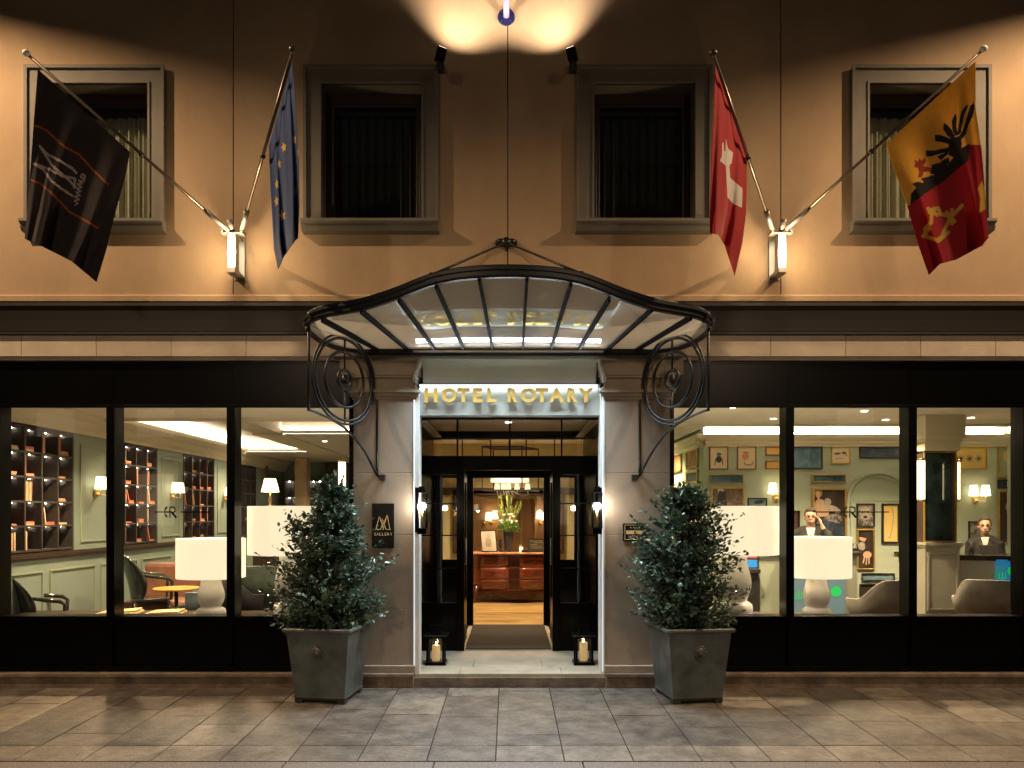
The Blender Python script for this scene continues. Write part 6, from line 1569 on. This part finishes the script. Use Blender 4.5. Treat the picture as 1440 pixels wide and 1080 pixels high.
# street lamps across the road
for s, lx in ((-1, -4.5), (1, 5.2)):
    p = Vector((lx, -12.5, 6.0)); t = thing('street_lamp', 'street lamp on the far side of the road, behind the viewpoint to the %s' % ('left' if s < 0 else 'right'), 'street lamp', (lx, -12.9, ROAD_Z), 'street lamps behind the viewpoint')
    MB().tube([(lx,-12.9,ROAD_Z),(lx,-12.9,5.6),(lx,-12.8,6.0),(lx,-12.55,6.12)], [.06,.045,.035,.03], 12).build('post', M['charcoal'], t)
    MB().lathe(p+Vector((0,0,.05)), [(.16,0),(.14,.06),(.03,.10)], 16).build('head', M['charcoal'], t)
    light('SPOT', 'lamp_bulb', p, ST_P, (1.0,.72,.48), t, target=(lx*.5, -1.6, -.0), spot_size=R(68), spot_blend=1.0, shadow_soft_size=.18)
# cool linear lamp under the canopy and along the lintel edge
cool = (.72,.88,1.0)
t = thing('linear_lamp', 'slim cool white linear lamp tucked under the canopy rail over the sign', 'lamp', (0,-.09,Z(503)))
MB().box(-.86, .86, -.27, -.23, Z(503), Z(501)).build('body', boxm, t)
light('AREA', 'lamp_tube', (0, -.25, Z(503.6)), CV_P, cool, t, target=(0,-1.5,0), shape='RECTANGLE', size=1.7, size_y=.04, spread=R(125))
light('AREA', 'canopy_fill_light', (0, -.11, Z(501)), CU_P, (.92,.96,1.0), t, target=(0,-1.6,3.7), shape='RECTANGLE', size=1.7, size_y=.04)  # extra up-facing fill, added to brighten the canopy glass from below
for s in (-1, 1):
    MB().box(s*.888, s*.878, -.010, -.0045, FL+.02, Z(545)).build('jamb_glow_strip', emit('jamb_lit_face_glow', (.80,.92,1.0), JL_E), B)  # glow added along the jamb edge to stand for its strongly lit face
    light('AREA', 'jamb_light', (s*.80, .02, 1.3), JB_P, cool, t, target=(s*.80+s*1, -.0, 1.3), shape='RECTANGLE', size=.03, size_y=2.2) if JB_P else None
MB().box(-.84, .84, .025, .049, Z(541.5), Z(540.2)).build('sign_led', emit('sign_led', (.80,.92,1.0), 1.2), B)
light('AREA', 'sign_light', (0, .036, Z(542)), SG_E, cool, B, target=(0,.045,0), shape='RECTANGLE', size=1.66, size_y=.02)
# interior ceiling downlights
def downlight(x, y, z, p, name_, color=(1.0,.72,.42), ang=130):
    t = thing('downlight', name_, 'downlight', (x,y,z), 'recessed ceiling downlights')
    MB().cyl((x,y,z-.006), (x,y,z-.0005), .035, n=14).build('lens', M['down'], t)
    light('SPOT', 'downlight_bulb', (x,y,z-.02), p, color, t, target=(x,y,0), spot_size=R(ang), spot_blend=.8, shadow_soft_size=.05)
k_ = 0
for (x, y, p) in ((-4.4,1.2,IN_P),(-3.0,1.2,IN_P),(-4.4,3.4,IN_P),(-3.0,5.2,IN_P),(-4.3,6.4,IN_P),(-3.2,8.2,IN_P)):
    z = BK if (y < 2.3 or y > 7.3 or (x > -3.35 and y > 4.05)) else CEIL
    downlight(x, y, z, p, 'recessed lounge ceiling light, number %d from the window' % 0 if 0 else ['recessed ceiling light near the left window, above the first chair','recessed ceiling light near the left window, above the larger lamp','recessed ceiling light over the second bookcase','recessed ceiling light beside the ceiling beam of the lounge','recessed ceiling light over the third bookcase','recessed ceiling light at the far end of the lounge'][k_]); k_ += 1
g2 = ['above the larger right lamp','above the man on the phone','above the picture covered door','above the mirrored pillar','above the curved desk']
for i, (x, y) in enumerate(((2.5,1.3),(3.3,2.3),(4.1,1.6),(4.75,2.4),(5.7,2.2))): downlight(x, y, BK, IN_P*1.0, 'recessed reception ceiling light '+g2[i])
for i, (x, y) in enumerate(((0,3.9),(0,5.1))): downlight(x, y, 2.85, IN_P*1.1, 'recessed lobby ceiling light '+['nearer the door','above the commode'][i])
downlight(2.45, 5.4, BK, IN_P*.9, 'recessed ceiling light added to brighten the side niche with three pictures')  # extra light put in because the niche came out dark
downlight(0, 2.0, 2.72, 55, 'recessed ceiling light in the entrance passage')
downlight(-.9, 8.2, 2.85, 60, 'recessed ceiling light in the back restaurant, left', (1.0,.6,.3)); downlight(.9, 8.2, 2.85, 60, 'recessed ceiling light in the back restaurant, right', (1.0,.6,.3))
# ================================================================== CAMERA
cd = bpy.data.cameras.new('camera'); cam = bpy.data.objects.new('camera', cd); col.objects.link(cam)
cam.location = (0, -D, EYE); cam.rotation_euler = (R(90), 0, 0)
cd.sensor_width = 36; cd.lens = F/1440*36; cd.shift_x = (720-HX)/1440; cd.shift_y = (HY-540)/1440; cd.clip_end = 500
sc.camera = cam
sc.view_settings.view_transform = 'Standard'; sc.view_settings.look = 'None'; sc.view_settings.gamma = 1; sc.view_settings.exposure = EXPO
sc.render.engine = 'CYCLES'
try: sc.cycles.use_light_tree = True; sc.cycles.sample_clamp_indirect = 4; sc.cycles.transparent_max_bounces = 16; sc.cycles.caustics_reflective = False; sc.cycles.caustics_refractive = False
except Exception: pass
